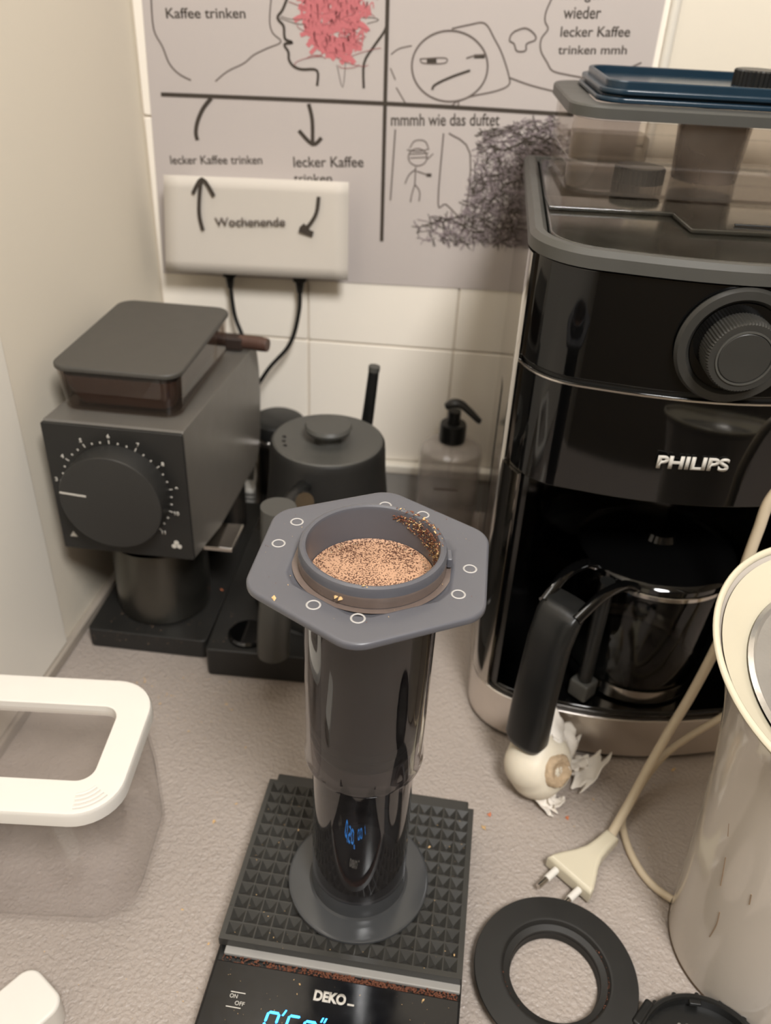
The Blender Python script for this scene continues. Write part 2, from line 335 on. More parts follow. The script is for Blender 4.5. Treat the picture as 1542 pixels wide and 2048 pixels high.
# ------------------------------------------------------------------ posters and the paper card
LINES = [(1.3,[(-266.5,483.2),(-266.8,459.4),(-260.3,446.3),(-255.8,434.0),(-247.9,426.2),(-237.4,421.6)]),(1.1,[(-215.6,421.9),(-204.2,430.4),(-189.4,437.4),(-180.6,444.1),(-169.1,449.6),(-156.2,455.4),(-163.1,461.5),(-165.6,470.3),(-163.6,488.0)]),(2.2,[(-149.7,488.6),(-154.3,479.1),(-158.8,473.0),(-153.8,467.3),(-153.3,460.7),(-152.0,457.2),(-146.4,455.4),(-153.4,453.5),(-150.0,448.1),(-149.5,442.0),(-145.3,437.2),(-138.2,435.3),(-125.1,435.1),(-125.1,423.1)]),(2.2,[(-84.0,423.4),(-84.3,442.8),(-76.6,455.5),(-68.7,466.1),(-65.6,472.8)]),(0.6,[(-107.8,440.4),(-102.5,423.1),(-100.3,443.3)]),(0.6,[(-87.0,476.5),(-77.4,476.9),(-73.0,475.4),(-82.7,472.5)]),(0.6,[(-155.7,474.3),(-147.5,472.6),(-133.7,473.0)]),(0.6,[(-157.2,473.1),(-143.4,469.6),(-135.1,469.4)]),(1.3,[(-11.3,472.2),(3.0,475.7),(15.8,477.4),(25.1,466.6),(33.0,455.4),(40.8,438.9),(40.8,432.2),(29.7,427.1),(10.0,422.2),(-0.6,417.8)]),(1.3,[(41.7,438.2),(60.7,433.3),(84.6,429.3),(89.7,428.5)]),(1.0,[(-44.0,458.1),(-54.6,455.4),(-61.4,450.6)]),(1.0,[(-61.4,440.3),(-56.7,431.6)]),(1.0,[(-55.6,425.6),(-46.4,413.0)]),(1.3,[(41.4,473.0),(49.9,475.6),(57.7,471.7),(59.1,467.5),(52.3,464.3),(52.1,459.3),(44.9,458.6),(41.8,463.8),(37.9,465.8),(38.5,470.1),(41.4,473.0)]),(1.3,[(68.9,499.2),(65.0,488.1),(65.2,481.2),(68.4,475.8),(63.9,468.5),(64.8,459.9),(71.2,451.6),(77.1,445.3),(90.6,443.0),(104.1,441.5)]),(1.3,[(134.2,446.8),(137.0,449.1),(149.6,455.3)]),(1.2,[(-7.0,413.1),(-1.5,417.8),(-0.2,413.5)]),(2.0,[(-24.2,425.4),(-21.9,429.6),(-8.2,436.4),(7.1,442.1)]),(1.0,[(-36.2,448.6),(-15.2,450.4),(-15.4,446.4),(-33.2,445.5),(-36.2,448.6)]),(3.4,[(-30.5,447.4),(-22.2,448.0)]),(1.2,[(2.9,451.0),(10.1,453.5),(19.1,454.7)]),(3.2,[(9.4,452.8),(18.4,453.4)]),(1.3,[(-54.7,392.1),(-56.2,331.0)]),(1.3,[(-11.5,391.3),(-11.7,331.2),(-4.4,330.8),(9.3,319.3)]),(1.3,[(-6.9,391.6),(13.7,375.8),(14.9,317.9)]),(1.0,[(-43.3,375.7),(-33.6,375.0),(-23.2,377.7)]),(1.0,[(-40.8,377.2),(-37.6,382.9),(-32.5,384.5),(-27.2,383.5),(-24.2,378.5)]),(0.9,[(-41.4,372.2),(-23.8,374.1)]),(0.9,[(-40.3,369.0),(-24.5,370.6)]),(0.9,[(-25.2,368.2),(-19.4,373.9)]),(1.1,[(-34.5,361.7),(-34.4,346.2)]),(1.1,[(-34.4,359.7),(-40.3,354.3),(-43.4,346.5)]),(1.1,[(-33.4,358.1),(-22.5,355.4)]),(3.0,[(-24.3,355.3),(-19.7,355.5)]),(1.1,[(-34.4,346.2),(-36.6,337.4),(-37.4,330.4)]),(1.1,[(-34.1,346.2),(-29.5,340.5),(-29.5,331.8)]),(1.5,[(21.7,446.1),(21.5,440.1),(19.8,434.3),(16.4,428.9),(11.7,424.3),(5.8,420.6),(-0.9,418.2),(-8.2,417.1),(-15.6,417.4),(-22.8,419.1),(-29.3,422.0),(-34.8,426.1),(-39.1,431.1),(-41.8,436.8),(-43.0,442.7),(-42.6,448.7),(-40.5,454.5),(-37.0,459.7),(-32.2,464.0),(-26.4,467.4),(-19.8,469.7),(-12.8,470.7),(-5.7,470.4),(1.2,468.8),(7.5,466.0),(12.9,462.1),(17.3,457.4),(20.2,451.9),(21.7,446.1)]),(1.0,[(-24.8,370.6),(-25.3,367.8),(-26.9,365.3),(-29.6,363.6),(-32.8,362.8),(-36.1,363.2),(-38.9,364.6),(-40.9,366.8),(-41.7,369.6),(-41.2,372.4),(-39.6,374.8),(-36.9,376.5),(-33.7,377.3),(-30.5,376.9),(-27.7,375.5),(-25.7,373.3),(-24.8,370.6)])]
THICK = [(3.4,[(-265.7,408.9),(-60.4,412.5),(87.2,412.6),(93.9,412.5)]),(3.4,[(-66.1,492.5),(-62.8,292.9)]),(3.6,[(-220.1,408.3),(-228.2,399.4),(-234.2,388.3),(-236.5,378.7),(-235.5,372.6)]),(3.4,[(-132.7,408.5),(-129.5,395.6),(-129.2,376.7)]),(3.4,[(-141.7,386.2),(-129.2,375.4),(-121.0,381.3)])]
BLOB = [(60.2,369.0),(67.0,377.9),(77.8,380.6),(89.2,378.3),(93.9,371.1),(79.3,370.2),(74.4,363.5),(70.1,355.9),(62.0,355.4),(59.2,362.6)]
RED = [(-140.7,490.3),(-89.2,492.7),(-80.4,478.8),(-91.9,467.3),(-90.1,448.8),(-100.8,442.5),(-118.2,447.4),(-131.2,456.1),(-139.6,470.5)]
HATCH = [(22.7,395.1),(84.2,410.7),(94.8,371.1),(70.9,298.4),(-30.9,293.9),(-29.8,314.9),(13.8,326.8)]
SHEETC = [(-261.4,346.6),(-92.2,350.6),(-91.3,261.8),(-267.6,258.6)]
SHEETL = [(3.2,[(-225.7,346.2),(-228.8,331.2),(-230.4,313.9),(-228.1,300.0)]),(3.2,[(-235.0,332.3),(-225.3,345.5),(-215.5,331.4)]),(3.2,[(-119.1,336.7),(-121.3,322.3),(-128.9,310.2),(-135.0,306.6)]),(5.5,[(-134.9,310.6),(-129.7,305.1)]),(5,[(-137.3,306.8),(-124.4,303.2)])]
TEXTS = [('Kaffee trinken',(-254.8,468.2),(-186.1,471.5),8.3),('lecker Kaffee trinken',(-262.5,350.5),(-176.0,355.7),8.1),('lecker Kaffee',(-146.9,354.9),(-82.1,358.8),9.8),('trinken',(-146.8,341.4),(-111.1,343.6),8.1),('morgen',(76.3,497.5),(109.9,499.1),5.4),('wieder',(79.5,484.0),(110.0,485.4),7.2),('lecker Kaffee',(79.3,470.9),(136.1,473.7),8.1),('trinken mmh',(79.2,458.1),(136.0,460.9),7.1),('mmmh wie das duftet',(-58.7,395.0),(37.0,400.4),7.9)]
STEXT = [('Wochenende',(-215.8,304.8),(-150.1,309.1),7.9)]

PY = 811.0
po = thing('comic_poster', (0, 0, 0), 0, 'large printed comic poster with scribbled drawings taped on the tiles', 'poster')
MB().slab([(-273, 558), (-280, 247), (75, 253.5), (157, 255.5), (160, 560)], -.7, 0, M=T(0, PY, 0) @ FZ).build('paper', m_paper, po, flat=True)
for wd, pts in LINES: MB().ribbon(pts, wd, PY).build('drawn_line', m_thin if wd < 1.9 else m_ink, po, flat=True)
for wd, pts in THICK: MB().ribbon(pts, wd, PY, .3).build('printed_bar', m_ink, po, flat=True)
MB().slab(BLOB, 0, .3, M=T(0, PY, 0) @ FZ).build('ink_blob', m_ink, po, flat=True)
for s, a, b, h in TEXTS:
    ang = math.atan2(b[1]-a[1], b[0]-a[0]); hh = h*(.95 if s[0] in 'Klt' else 1.3)
    text('printed_text', s, m_ink, po, T(a[0], PY, a[1]) @ Ry(-ang) @ Rx(PI/2), hh if s[0] in 'Klt' else h*1.25 if s[0] == 'w' else h*1.3, math.hypot(b[0]-a[0], b[1]-a[1]), bold=.012)
def inside(x, y, P):
    c = False
    for i in range(len(P)):
        (x1, y1), (x2, y2) = P[i], P[i-1]
        if (y1 > y) != (y2 > y) and x < (x2-x1)*(y-y1)/(y2-y1)+x1: c = not c
    return c
rx = [p[0] for p in RED]; rz = [p[1] for p in RED]
mb = MB(); n = 0
while n < 420:
    x = random.uniform(min(rx), max(rx)); z = random.uniform(min(rz), max(rz)+50)
    if not inside(x, min(z, max(rz)-1), RED): continue
    n += 1; h = random.uniform(3, 12); a = random.gauss(0, .35)
    mb.ribbon([(x, z), (x+h*math.sin(a), z+h*math.cos(a)), (x+h*math.sin(a)+1.2, z+h*.2)], random.uniform(.7, 1.5), PY-random.random()*.25, .2)
for k in range(90):
    x = random.uniform(min(rx)+2, max(rx)-6); z = random.uniform(min(rz)+4, max(rz))
    if inside(x, z, RED): mb.ribbon([(x-6, z+random.uniform(-6, 6)), (x, z), (x+6, z+random.uniform(-6, 6))], random.uniform(3, 5), PY-random.random()*.15, .1)
tag(mb.build('red_scribble', m_red, po, flat=True), kind='stuff')
mb = MB()
for k in range(40):
    x = random.uniform(min(rx)-4, max(rx)+4); z = random.uniform(min(rz)-2, max(rz)+30); r = random.uniform(4, 16)
    mb.ribbon([(x+r*math.cos(t*.5)*1.3, z+r*.4*math.sin(t*.5+k)) for t in range(8)], .45, PY, .35)
tag(mb.build('thin_scribble', pm('faded red brown ink', (150, 84, 86), .7), po, flat=True), kind='stuff')
hx = [p[0] for p in HATCH]; hz = [p[1] for p in HATCH]; mb = MB(); mb2 = MB(); n = 0
for k in range(420):
    x = random.uniform(min(hx), max(hx)); z = random.uniform(min(hz), max(hz)); d = (x-min(hx))/(max(hx)-min(hx))
    if inside(x, z, HATCH) and random.random() < .25+d: a = random.uniform(0, PI); mb2.ribbon([(x-4*math.cos(a), z-4*math.sin(a)), (x+1, z+1), (x+4*math.cos(a), z+4*math.sin(a))], random.uniform(1, 2.4), PY-random.random()*.15, .1)
while n < 1500:
    x = random.uniform(min(hx), max(hx)); z = random.uniform(min(hz), max(hz))
    if not inside(x, z, HATCH): continue
    d = (x-min(hx))/(max(hx)-min(hx)); d2 = 1-(z-min(hz))/(max(hz)-min(hz))
    if random.random() > .10+.9*d**1.1*(.45+.55*d2): continue
    n += 1; r = random.uniform(2, 8); a = random.gauss(0, .5) if z > 372 else random.uniform(0, PI)
    q = (mb if random.random() < .55 else mb2)
    q.ribbon([(x-r*math.cos(a), z-r*math.sin(a)), (x+random.uniform(-2, 2), z+random.uniform(-2, 2)), (x+r*math.cos(a), z+r*math.sin(a))], random.uniform(.4, 1.0), PY-random.random()*.3, .2)
tag(mb.build('dark_hatching', m_ink, po, flat=True), kind='stuff')
tag(mb2.build('grey_hatching', pm('violet grey print', (134, 122, 124), .7), po, flat=True), kind='stuff')

SY = 784.
ca = thing('paper_card', (0, 0, 0), 0, 'white folded paper card with arrows reading Wochenende over the black charger plugs', 'paper')
(x0, z0), (x1, z1), (x2, z2), (x3, z3) = SHEETC
mb = MB(); g = []
for i in range(13):
    u = i/12
    top = Vector((x0+(x1-x0)*u, 0, z0+(z1-z0)*u)); bot = Vector((x3+(x2-x3)*u, 0, z3+(z2-z3)*u)); col = []
    for j in range(9):
        t = j/8; p = top.lerp(bot, t); yy = SY+1.5*math.sin(u*PI)*math.sin(t*PI) - (1.5*t)
        col.append((p.x, yy, p.z))
    g.append(col)
L = g; nn = len(L[0]); v = [p for c in L for p in c]; f = [[i*nn+j, (i+1)*nn+j, (i+1)*nn+j+1, i*nn+j+1] for i in range(12) for j in range(nn-1)]
mb.add(v, f); sh = mb.build('folded_sheet', m_card, ca, ang=40)
so = sh.modifiers.new('thickness', 'SOLIDIFY'); so.thickness = .0006; so.offset = -1
for wd, pts in SHEETL: MB().ribbon(pts, wd, SY-2.0, 1.0).build('drawn_arrow', m_ink, ca, flat=True)
for s, a, b, h in STEXT:
    text('printed_text', s, m_thin, ca, T(a[0], SY-2.4, a[1]) @ Ry(-math.atan2(b[1]-a[1], b[0]-a[0])) @ Rx(PI/2), h, math.hypot(b[0]-a[0], b[1]-a[1]), bold=.012, ext=.4)
sk = MB().box(-246, -112, 786.5, 810.6, 276, 336, 3).build('socket_box', m_white)
tag(sk, 'white wall socket box mostly hidden behind the paper card', 'socket')
for (cx, pts, lab) in ((-209.7, [(-209.7, 799, 246), (-206, 795, 215), (-197, 790, 190), (-192, 785, 150), (-205, 765, 70), (-215, 762, 6)], 'black charging cable hanging from the left plug under the paper card'),
                       (-140.4, [(-140.4, 799, 246), (-141, 795, 222), (-150, 790, 190), (-174, 783, 160), (-200, 778, 110), (-222, 765, 30), (-235, 762, 5)], 'black charging cable hanging from the right plug under the paper card')):
    t = thing('charging_cable', (0, 0, 0), 0, lab, 'cable', 'charging cables under the paper card')
    MB().slab(rrect(cx, 799, 13, 9, 3), 252, 275.5, 1).build('plug', m_cable, t)
    MB().lathe([(0, 241), (3, 241), (4.5, 252), (0, 252)], 16, M=T(cx, 799, 0)).build('strain_relief', m_cable, t)
    MB().tube(pts, 2.1, 10).build('cord', m_cable, t)

# ------------------------------------------------------------------ coffee grinder
G = thing('coffee_grinder', (-284.6, 532.5, 0), -.0279, 'black boxy coffee grinder with big numbered front dial beside the left wall', 'grinder')
MB().slab(rrect(53, 112, 106, 224, 5), 0.2, 20, 1.2).build('base', m_black, G)
MB().slab(rrect(53, 168, 84, 100, 38), 19.5, 100, 1).build('column', m_black2, G)
gp = [(-5, 113), (-5, 224), (-3, 226), (196, 211), (207, 208), (214, 200), (219, 180), (220, 150), (214, 112), (204, 95), (190, 88), (64, 97)]
MB().slab([(y, z) for y, z in gp], 0, 106, 1.2, M=AX).build('body', m_body, G, ang=25)
fp = MB().slab(rrect(53, 169.3, 106.4, 112, 1.5, 3), 5, 8.2, .8, M=FZ).build('front_plate', m_black, G)
MB().lathe([(0, 27.5), (36.5, 27.5), (38.6, 27), (39.3, 25.5), (39.6, 12), (39.6, 8.2), (0, 8.2)], 72, M=T(53, 0, 172) @ FZ).build('dial', pm('dial black', (44, 43, 41), .4, noise=.04), G)
MB().ribbon([(15.5, 178.6), (35.5, 177.2)], 1.5, -27.5, .2).build('pointer_line', m_print, G)
tk = MB()
for k in range(31):
    a = math.radians(91-27.3*(k/3-5)); maj = k % 3 == 0
    r0, r1 = (41.2, 44.2) if maj else (41.5, 43)
    tk.ribbon([(51+r0*math.cos(a), 171.3+r0*math.sin(a)), (51+r1*math.cos(a), 171.3+r1*math.sin(a))], .8 if maj else 1.2, -8.2, .15)
tk.build('tick_marks', m_print, G, flat=True)
for k in range(1, 12):
    a = math.radians(91-27.3*(k-6))
    if k < 3: continue
    text('numeral', str(k), m_print, G, T(51+47.3*math.cos(a)-(1 if k < 10 else 2), -8.2, 171.3+47.3*math.sin(a)-1.5) @ Rx(PI/2), 3.4, bold=.03)
MB().slab([(6.5, 125), (12.5, 125), (9.5, 130)], 8.2, 8.4, M=FZ).build('fine_icon', m_print, G, flat=True)
ic = MB()
for dx, dz in ((0, 2.2), (-2.1, -1.3), (2.1, -1.3)): ic.slab(circle(93+dx, 126.8+dz, 2, 14), 8.2, 8.4, M=FZ)
ic.build('coarse_icon', m_print, G, flat=True)
hp = MB().loft([[(x, y, 226) for x, y in rrect(51, 86, 90, 140, 12)], [(x, y, 256) for x, y in rrect(50, 87, 95, 145, 13)], [(x, y, 256) for x, y in rrect(50, 87, 91.5, 141.5, 11.5)], [(x, y, 227.5) for x, y in rrect(51, 86, 86.5, 136.5, 10.5)]])
hp.build('hopper', c_hop, G)
MB().loft([[(x, y, 228) for x, y in rrect(51, 80, 74, 112, 9)], [(x, y, 243) for x, y in rrect(51, 82, 84, 126, 9)], [(x, y, 252) for x, y in rrect(51, 84, 86, 134, 9)], [(x, y, 252) for x, y in rrect(51, 84, 76, 120, 8)], [(x, y, 232) for x, y in rrect(51, 84, 50, 70, 8)]]).build('hopper_funnel', pm('dark brown funnel', (92, 70, 60), .4), G)
MB().slab(rrect(50, 87.5, 98, 147.5, 14, 8), 256, 260.5, 1.6).build('lid', pm('matte charcoal lid', (70, 67, 62), .5, noise=.03), G)
MB().box(96, 122, 42, 80, 86.5, 91, 1).build('knocker', m_steel2, G)
cp = thing('catch_cup', (-284.6+53*math.cos(.0279)+53*.0279, 532.5+53-1.5, 20), 0, 'dark metal grounds cup standing under the grinder', 'cup')
MB().lathe([(0, .3), (38, .3), (40.5, 2), (41, 5), (41, 72), (40.2, 73.5), (39, 73), (39, 6), (0, 4)], 72).build('shell', m_cup, cp)
MB().lathe([(0, 60), (36, 60), (38.8, 60.5), (38.8, 58), (0, 58)], 48).build('inner_rim', m_black2, cp)
bt = thing('brush', (-284.6, 532.5, 0), -.0279, 'small brush with brown round wooden handle lying behind the grinder hopper', 'brush')
MB().tube([(98, 183, 221), (112, 182, 221), (122, 180.5, 221), (125, 180, 221)], lambda t: 6.6-1.2*abs(t-.5), 16).build('handle', m_wood, bt)
MB().box(78, 102, 176, 190, 214.5, 226, 2).build('block', m_brist, bt)

# ------------------------------------------------------------------ kettle on its base
KX, KY = -84., 601.
kb = thing('heating_plate', (KX, KY, 0), 0, 'flat square black heating base with a round dial under the kettle', 'hot plate')
MB().slab(rrect(0, 0, 180, 180, 4), .2, 29, 1.5).build('body', m_black, kb)
MB().lathe([(0, 31), (62, 31), (64, 29), (0, 29)], 64).build('hot_plate', m_black2, kb)
MB().lathe([(0, 33), (15, 33), (17, 31.5), (17, 29), (0, 29)], 40, M=T(-58, -68, 0)).build('dial', m_gloss, kb)
K = thing('kettle', (KX, KY, 31), 0, 'matte black gooseneck kettle standing left behind the coffee press', 'kettle')
MB().lathe([(0, .3), (62, .3), (65, 3), (65, 8), (62, 22), (56, 60), (51.5, 100), (48.5, 130), (47.5, 150), (47, 155), (45.8, 157), (44.5, 156), (44.5, 150), (0, 148)], 80).build('body', m_black, K)
MB().lathe([(44.8, 154), (45.2, 157.2), (43.6, 158), (30, 155.6), (20, 154.8), (0, 154.8), (0, 152), (44, 152)], 72).build('lid', m_dgrey, K)
MB().lathe([(0, 154.5), (11, 154.5), (10, 160), (10.5, 163), (18.5, 164.5), (19.5, 167), (18, 169.5), (0, 170.5)], 48, M=T(0, 3, 0)).build('lid_knob', m_dgrey, K)
for k in range(3):
    a = math.radians(205-12*k); MB().lathe([(0, 158), (1.7, 158), (1.7, 157), (0, 157)], 14, M=T(36*math.cos(a), 36*math.sin(a), -.9)).build('steam_hole', m_cable, K)
MB().tube([(-22, -98, 152), (-24, -99, 90), (-28, -101, 40), (-29, -101, 20), (-29, -101, 12)], 13.2, 24).build('handle', m_dgrey, K)
MB().tube([(-12, -44, 138), (-16, -70, 143), (-21, -92, 142)], 6.5, 14, flat=.8).build('handle_arm', m_black2, K)
MB().tube([(-8, -66, 140), (-6, -84, 150), (-4, -90, 153)], 7, 14).build('handle_bolt', m_steel2, K)
MB().tube([(8, 58, 30), (14, 84, 34), (20, 92, 60), (22, 78, 110), (26, 72, 145), (30, 71, 192)], lambda t: 8-3.4*t, 16).build('spout', m_black2, K)
MB().tube([(29.8, 71, 189), (30.2, 71, 193.5)], 5.1, 16, smooth=False).build('spout_tip', m_dgrey, K)

# ------------------------------------------------------------------ soap bottle, tin, power strip at the back wall
S = thing('soap_dispenser', (21, 752, 0), 0, 'clear pump soap bottle with black pump head by the tiled wall', 'bottle')
MB().lathe([(0, .5), (30, .5), (32, 3), (32, 100), (30.5, 108), (24, 113), (13, 115), (11, 120), (9, 120), (11, 113.5), (23, 111.5), (29, 107), (30.4, 99), (30.4, 4), (0, 3)], 64).build('bottle', clear('hazy clear plastic', (.93, .92, .915), .06, .9, .16, (215, 208, 202)), S)
MB().lathe([(0, 3.5), (29.8, 4.5), (29.8, 62), (0, 62)], 48).build('liquid_soap', clear('pale soap', (.95, .94, .93), .02, .5, .12, (215, 208, 202)), S)
MB().lathe([(0, 116), (13, 116), (13.5, 118), (13.5, 133), (12.5, 135.5), (6, 136), (0, 136)], 32).build('collar', m_black2, S)
MB().lathe([(0, 135), (6.5, 135), (6.5, 149), (0, 149)], 24).build('stem', m_black2, S)
MB().tube([(-9, 0, 153), (-2, 0, 157), (6, 0, 156), (15, -2, 150), (23, -3, 143), (26, -3, 141)], lambda t: 2.6+5.0*math.sin(min(1, t*1.6+.25)*PI*.62)*(1-t*.7), 18, flat=.62).build('pump_head', m_black2, S)
MB().tube([(0, 0, 8), (0, 0, 116)], 2, 10, smooth=False).build('dip_tube', c_clear, S)
MB().slab([(-14, 76), (10, 76), (10, 78), (-14, 78)], 31.9, 32.3, M=T(0, 0, 0) @ FZ).build('faded_print', m_thin, S)
J = thing('storage_jar', (-161, 774, 0), 0, 'steel storage jar with black clamp lid between grinder and kettle', 'jar')
MB().lathe([(0, .3), (26, .3), (28, 3), (28, 84), (26.5, 90), (28.2, 93), (28.2, 98), (26.5, 100), (0, 100)], 56).build('body', m_steel2, J)
MB().lathe([(0, 116), (22, 116), (27, 113), (28.8, 108), (28.8, 100.5), (0, 100.5)], 56).build('lid', m_black2, J)
MB().lathe([(27.6, 94), (28.9, 94), (28.9, 97), (27.6, 97)], 56).build('clamp_ring', m_steel, J)
P_ = thing('power_strip', (-228, 786, 0), 0, 'white ribbed power strip lying against the grey upstand', 'power strip')
MB().box(-45, 44, -12, 12, .3, 22, 3).build('housing', m_white, P_)
for k in range(3): MB().box(-43, 42, -13.2, -11.5, 5+5.5*k, 6.6+5.5*k).build('rib', m_dgrey, P_, flat=True)

# ------------------------------------------------------------------ filter coffee machine
Mx, My = 162., 605.
W = thing('coffee_machine', (Mx, My, 0), .02, 'tall black and steel filter coffee machine with bean grinder and big knob', 'coffee machine')
def foot(ins=0, hw=115., yb=145., n=10):
    P = [(hw-14, yb), (-hw+14, yb)]; r = 46.
    yc = -88.
    for i in range(n+1):
        t = PI+i/n*(PI/2)*.86; P.append((-hw+r+r*math.cos(t)*1.0, yc+r*math.sin(t)))
    xs, ys = P[-1]
    for i in range(1, 12):
        u = i/12; P.append((xs*(1-2*u), ys-11.5*math.sin(u*PI)))
    for i in range(n, -1, -1):
        t = PI+i/n*(PI/2)*.86; P.append((hw-r-r*math.cos(t), yc+r*math.sin(t)))
    return inset(P, ins)
FO = foot()
MB().slab(inset(FO, 3), .2, 4, 0).build('rubber_foot_rim', m_rubber, W)
MB().slab(FO, 4, 43, 1.0).build('steel_base', m_steel, W)
MB().slab(inset(FO, 4), 43, 48.5, 2).build('drip_tray', m_gloss, W)
MB().lathe([(0, 50), (50, 50), (51.5, 48.6), (0, 48.6)], 56, M=T(12, -79, 0)).build('warming_plate', m_black2, W)
for sgn in (1, -1):
    path = [(-101.0, 144.0)]+[FO[2+i] for i in range(0, 6)]
    out = [(sgn*x, y) for x, y in path]; inn = [(sgn*(x+2.2), y+ (1.2 if i > 1 else 0)) for i, (x, y) in enumerate(path)]
    MB().slab(out+inn[::-1], 43, 236, 0).build('side_panel', m_steel3, W, ang=50)
    out, inn = out[:4], inn[:4]
    MB().slab(out+inn[::-1], 236, 377, 0).build('side_panel', m_steel3, W, ang=50)
    path2 = FO[6:11]; o2 = [(sgn*(x), y+1.0) for x, y in path2]; i2 = [(sgn*(x+6), y+14) for x, y in path2]
    fo3 = [FO[2], FO[4], FO[6], FO[7], FO[8]]
    q = [(sgn*(x+3), y+1.5) for x, y in fo3]; qi = [(sgn*(-97), -86), (sgn*(-99), -80), (sgn*-99, 20), (sgn*-108, 20)]
    MB().slab(q+qi, 48, 236, 0).build('front_post', m_gloss, W, ang=40)
MB().slab([(-109, 20), (109, 20), (99, 143), (-99, 143)], 48, 236).build('back_housing', m_gloss, W)
HO = inset(FO, 2.4)
MB().slab(HO, 236, 309.4, .8).build('lower_housing', m_gloss, W, ang=40)
MB().slab(inset(FO, 4.0), 309, 312.5, 0).build('seam', m_black2, W, ang=40)
sd = [(x, y) for x, y in inset(FO, 1.6)]
MB().slab(HO, 312, 378, 1.2).build('upper_housing', m_gloss, W, ang=40)
MB().frame(inset(FO, -.5), inset(FO, 10), 379, 389, bev=3).build('top_rim', m_dgrey, W)
MB().frame(inset(FO, 2.1), inset(FO, 3.2), 307.4, 308.5).build('seam_lip', m_steel, W)
MB().slab(inset(FO, 10.5), 377.5, 380, 0).build('deck_floor', m_black2, W)
MB().slab(inset(FO, 11), 382, 388, 1.5).build('deck_cover', c_deck, W, ang=40)
fl = MB().slab([(-100, -41), (-22, -39), (-19, -79), (98, -74), (98, -40), (98, -10), (-100, -10)], 388.3, 391, 1).build('bean_hatch', c_deck, W, ang=40)
MB().box(10, 60, -66, -64, 391.2, 392.4, .5).build('hatch_grip', m_black2, W)
# knob
kx, kz = 1.5, 344.
def frontM(x, z, y): return T(x, y, z) @ FZ
MB().lathe([(26, 0), (33.5, 0), (34, 2), (32.5, 4.5), (28, 5), (26, 3), (24.5, -2), (24.5, -6), (26, -6)], 72, M=frontM(kx, kz, -142)).build('knob_ring', m_knob, W)
MB().lathe([(0, 3.2), (25.5, 3.2), (25.5, 1), (0, 1)], 60, M=frontM(kx, kz, -142)).build('knob_recess', m_gloss, W)
kn = MB(); seg = 140; L = []
for r0, z in ((20, 3), (20, 17), (19, 19)):
    L.append([((r0+(.5 if i % 2 else 0))*math.cos(2*PI*i/seg), (r0+(.5 if i % 2 else 0))*math.sin(2*PI*i/seg), z) for i in range(seg)])
kn.loft(L, M=frontM(kx, kz, -142)); ko = kn.build('knob', m_knob, W)
MB().lathe([(0, 19.6), (13.8, 19.6), (14.5, 19), (0, 19)], 48, M=frontM(kx, kz, -142)).build('cap', m_knob, ko)
MB().lathe([(14.6, 19), (14.6, 19.8), (15.6, 19.8), (15.6, 19)], 48, M=frontM(kx, kz, -142)).build('cap_ring', m_dgrey, ko)
text('logo', 'PHILIPS', m_print, W, T(-25.5, -143.6, 263.4) @ Rz(.03) @ Ry(-.004) @ Rx(PI/2), 8.6, 44, bold=.035, ext=.6)
# water tank
tk0 = thing('water_tank', (Mx+8, My, 0), .02, 'clear plastic water tank standing on top of the coffee machine', 'tank')
def tk_out(i=0): return rrect(12, 66, 210-2*i, 140-2*i, 22-i, 8)
MB().frame(tk_out(0), tk_out(2.4), 391.3, 437).build('tank_wall', c_tank, tk0)
MB().slab(tk_out(1), 391.3, 393.5, 0).build('tank_floor', c_tank, tk0)
MB().frame(tk_out(-.8), tk_out(0.1), 410, 411.4).build('level_line', c_clear, tk0)
MB().frame(tk_out(-4.5), tk_out(14), 438.5, 446, bev=1.2).build('rim', m_dgrey, tk0)
MB().lathe([(0, 393.6), (23, 393.6), (26, 437), (24, 437), (21, 396), (0, 396)], 40, M=T(14, 62, 0)).build('filter_column', clear('grey column plastic', (.8, .77, .75), .1, .7, .42, (170, 155, 145)), tk0)
k2 = MB(); L = []
for r0, z in ((17, 393.6), (17, 403), (16, 404)):
    L.append([((r0+(.8 if i % 2 else 0))*math.cos(2*PI*i/64), (r0+(.8 if i % 2 else 0))*math.sin(2*PI*i/64), z) for i in range(64)])
k2.loft(L, M=T(-38, 38, 0)); k2.build('valve_cap', m_black2, tk0)
MB().box(-80, -20, 100, 128, 393.7, 414, 4).build('inner_cover', clear('hazy cover', (.85, .82, .78), .1, .8, .3, (180, 168, 150)), tk0)
for k, (dx, z) in enumerate(((0, 446.2), (1.5, 451.2))):
    bl = thing('blue_lid', (Mx+8, My, 0), .02, ('lower dark blue flat lid lying on the water tank', 'upper dark blue flat lid with raised edge lying on the water tank')[k], 'lid', 'blue lids on the tank')
    MB().slab(rrect(28+dx, 66, 216, 118, 18, 8), z, z+3.4, 1.2).build('plate', m_blue, bl)
    MB().frame(rrect(28+dx, 66, 208, 110, 16, 8), rrect(28+dx, 66, 202, 104, 13, 8), z+3.3, z+(4.9 if k == 0 else 8), bev=.8).build('raised_edge', m_blue, bl)
k3 = MB(); L = []
for r0, z in ((15, 454.7), (15, 464), (14, 465)):
    L.append([((r0+(.9 if i % 2 else 0))*math.cos(2*PI*i/60), (r0+(.9 if i % 2 else 0))*math.sin(2*PI*i/60), z) for i in range(60)])
k3.loft(L, M=T(Mx+45, My+76, 0)); tag(k3.build('ribbed_knob', m_black2), 'short ribbed black screw cap lying on the blue lids', 'cap')

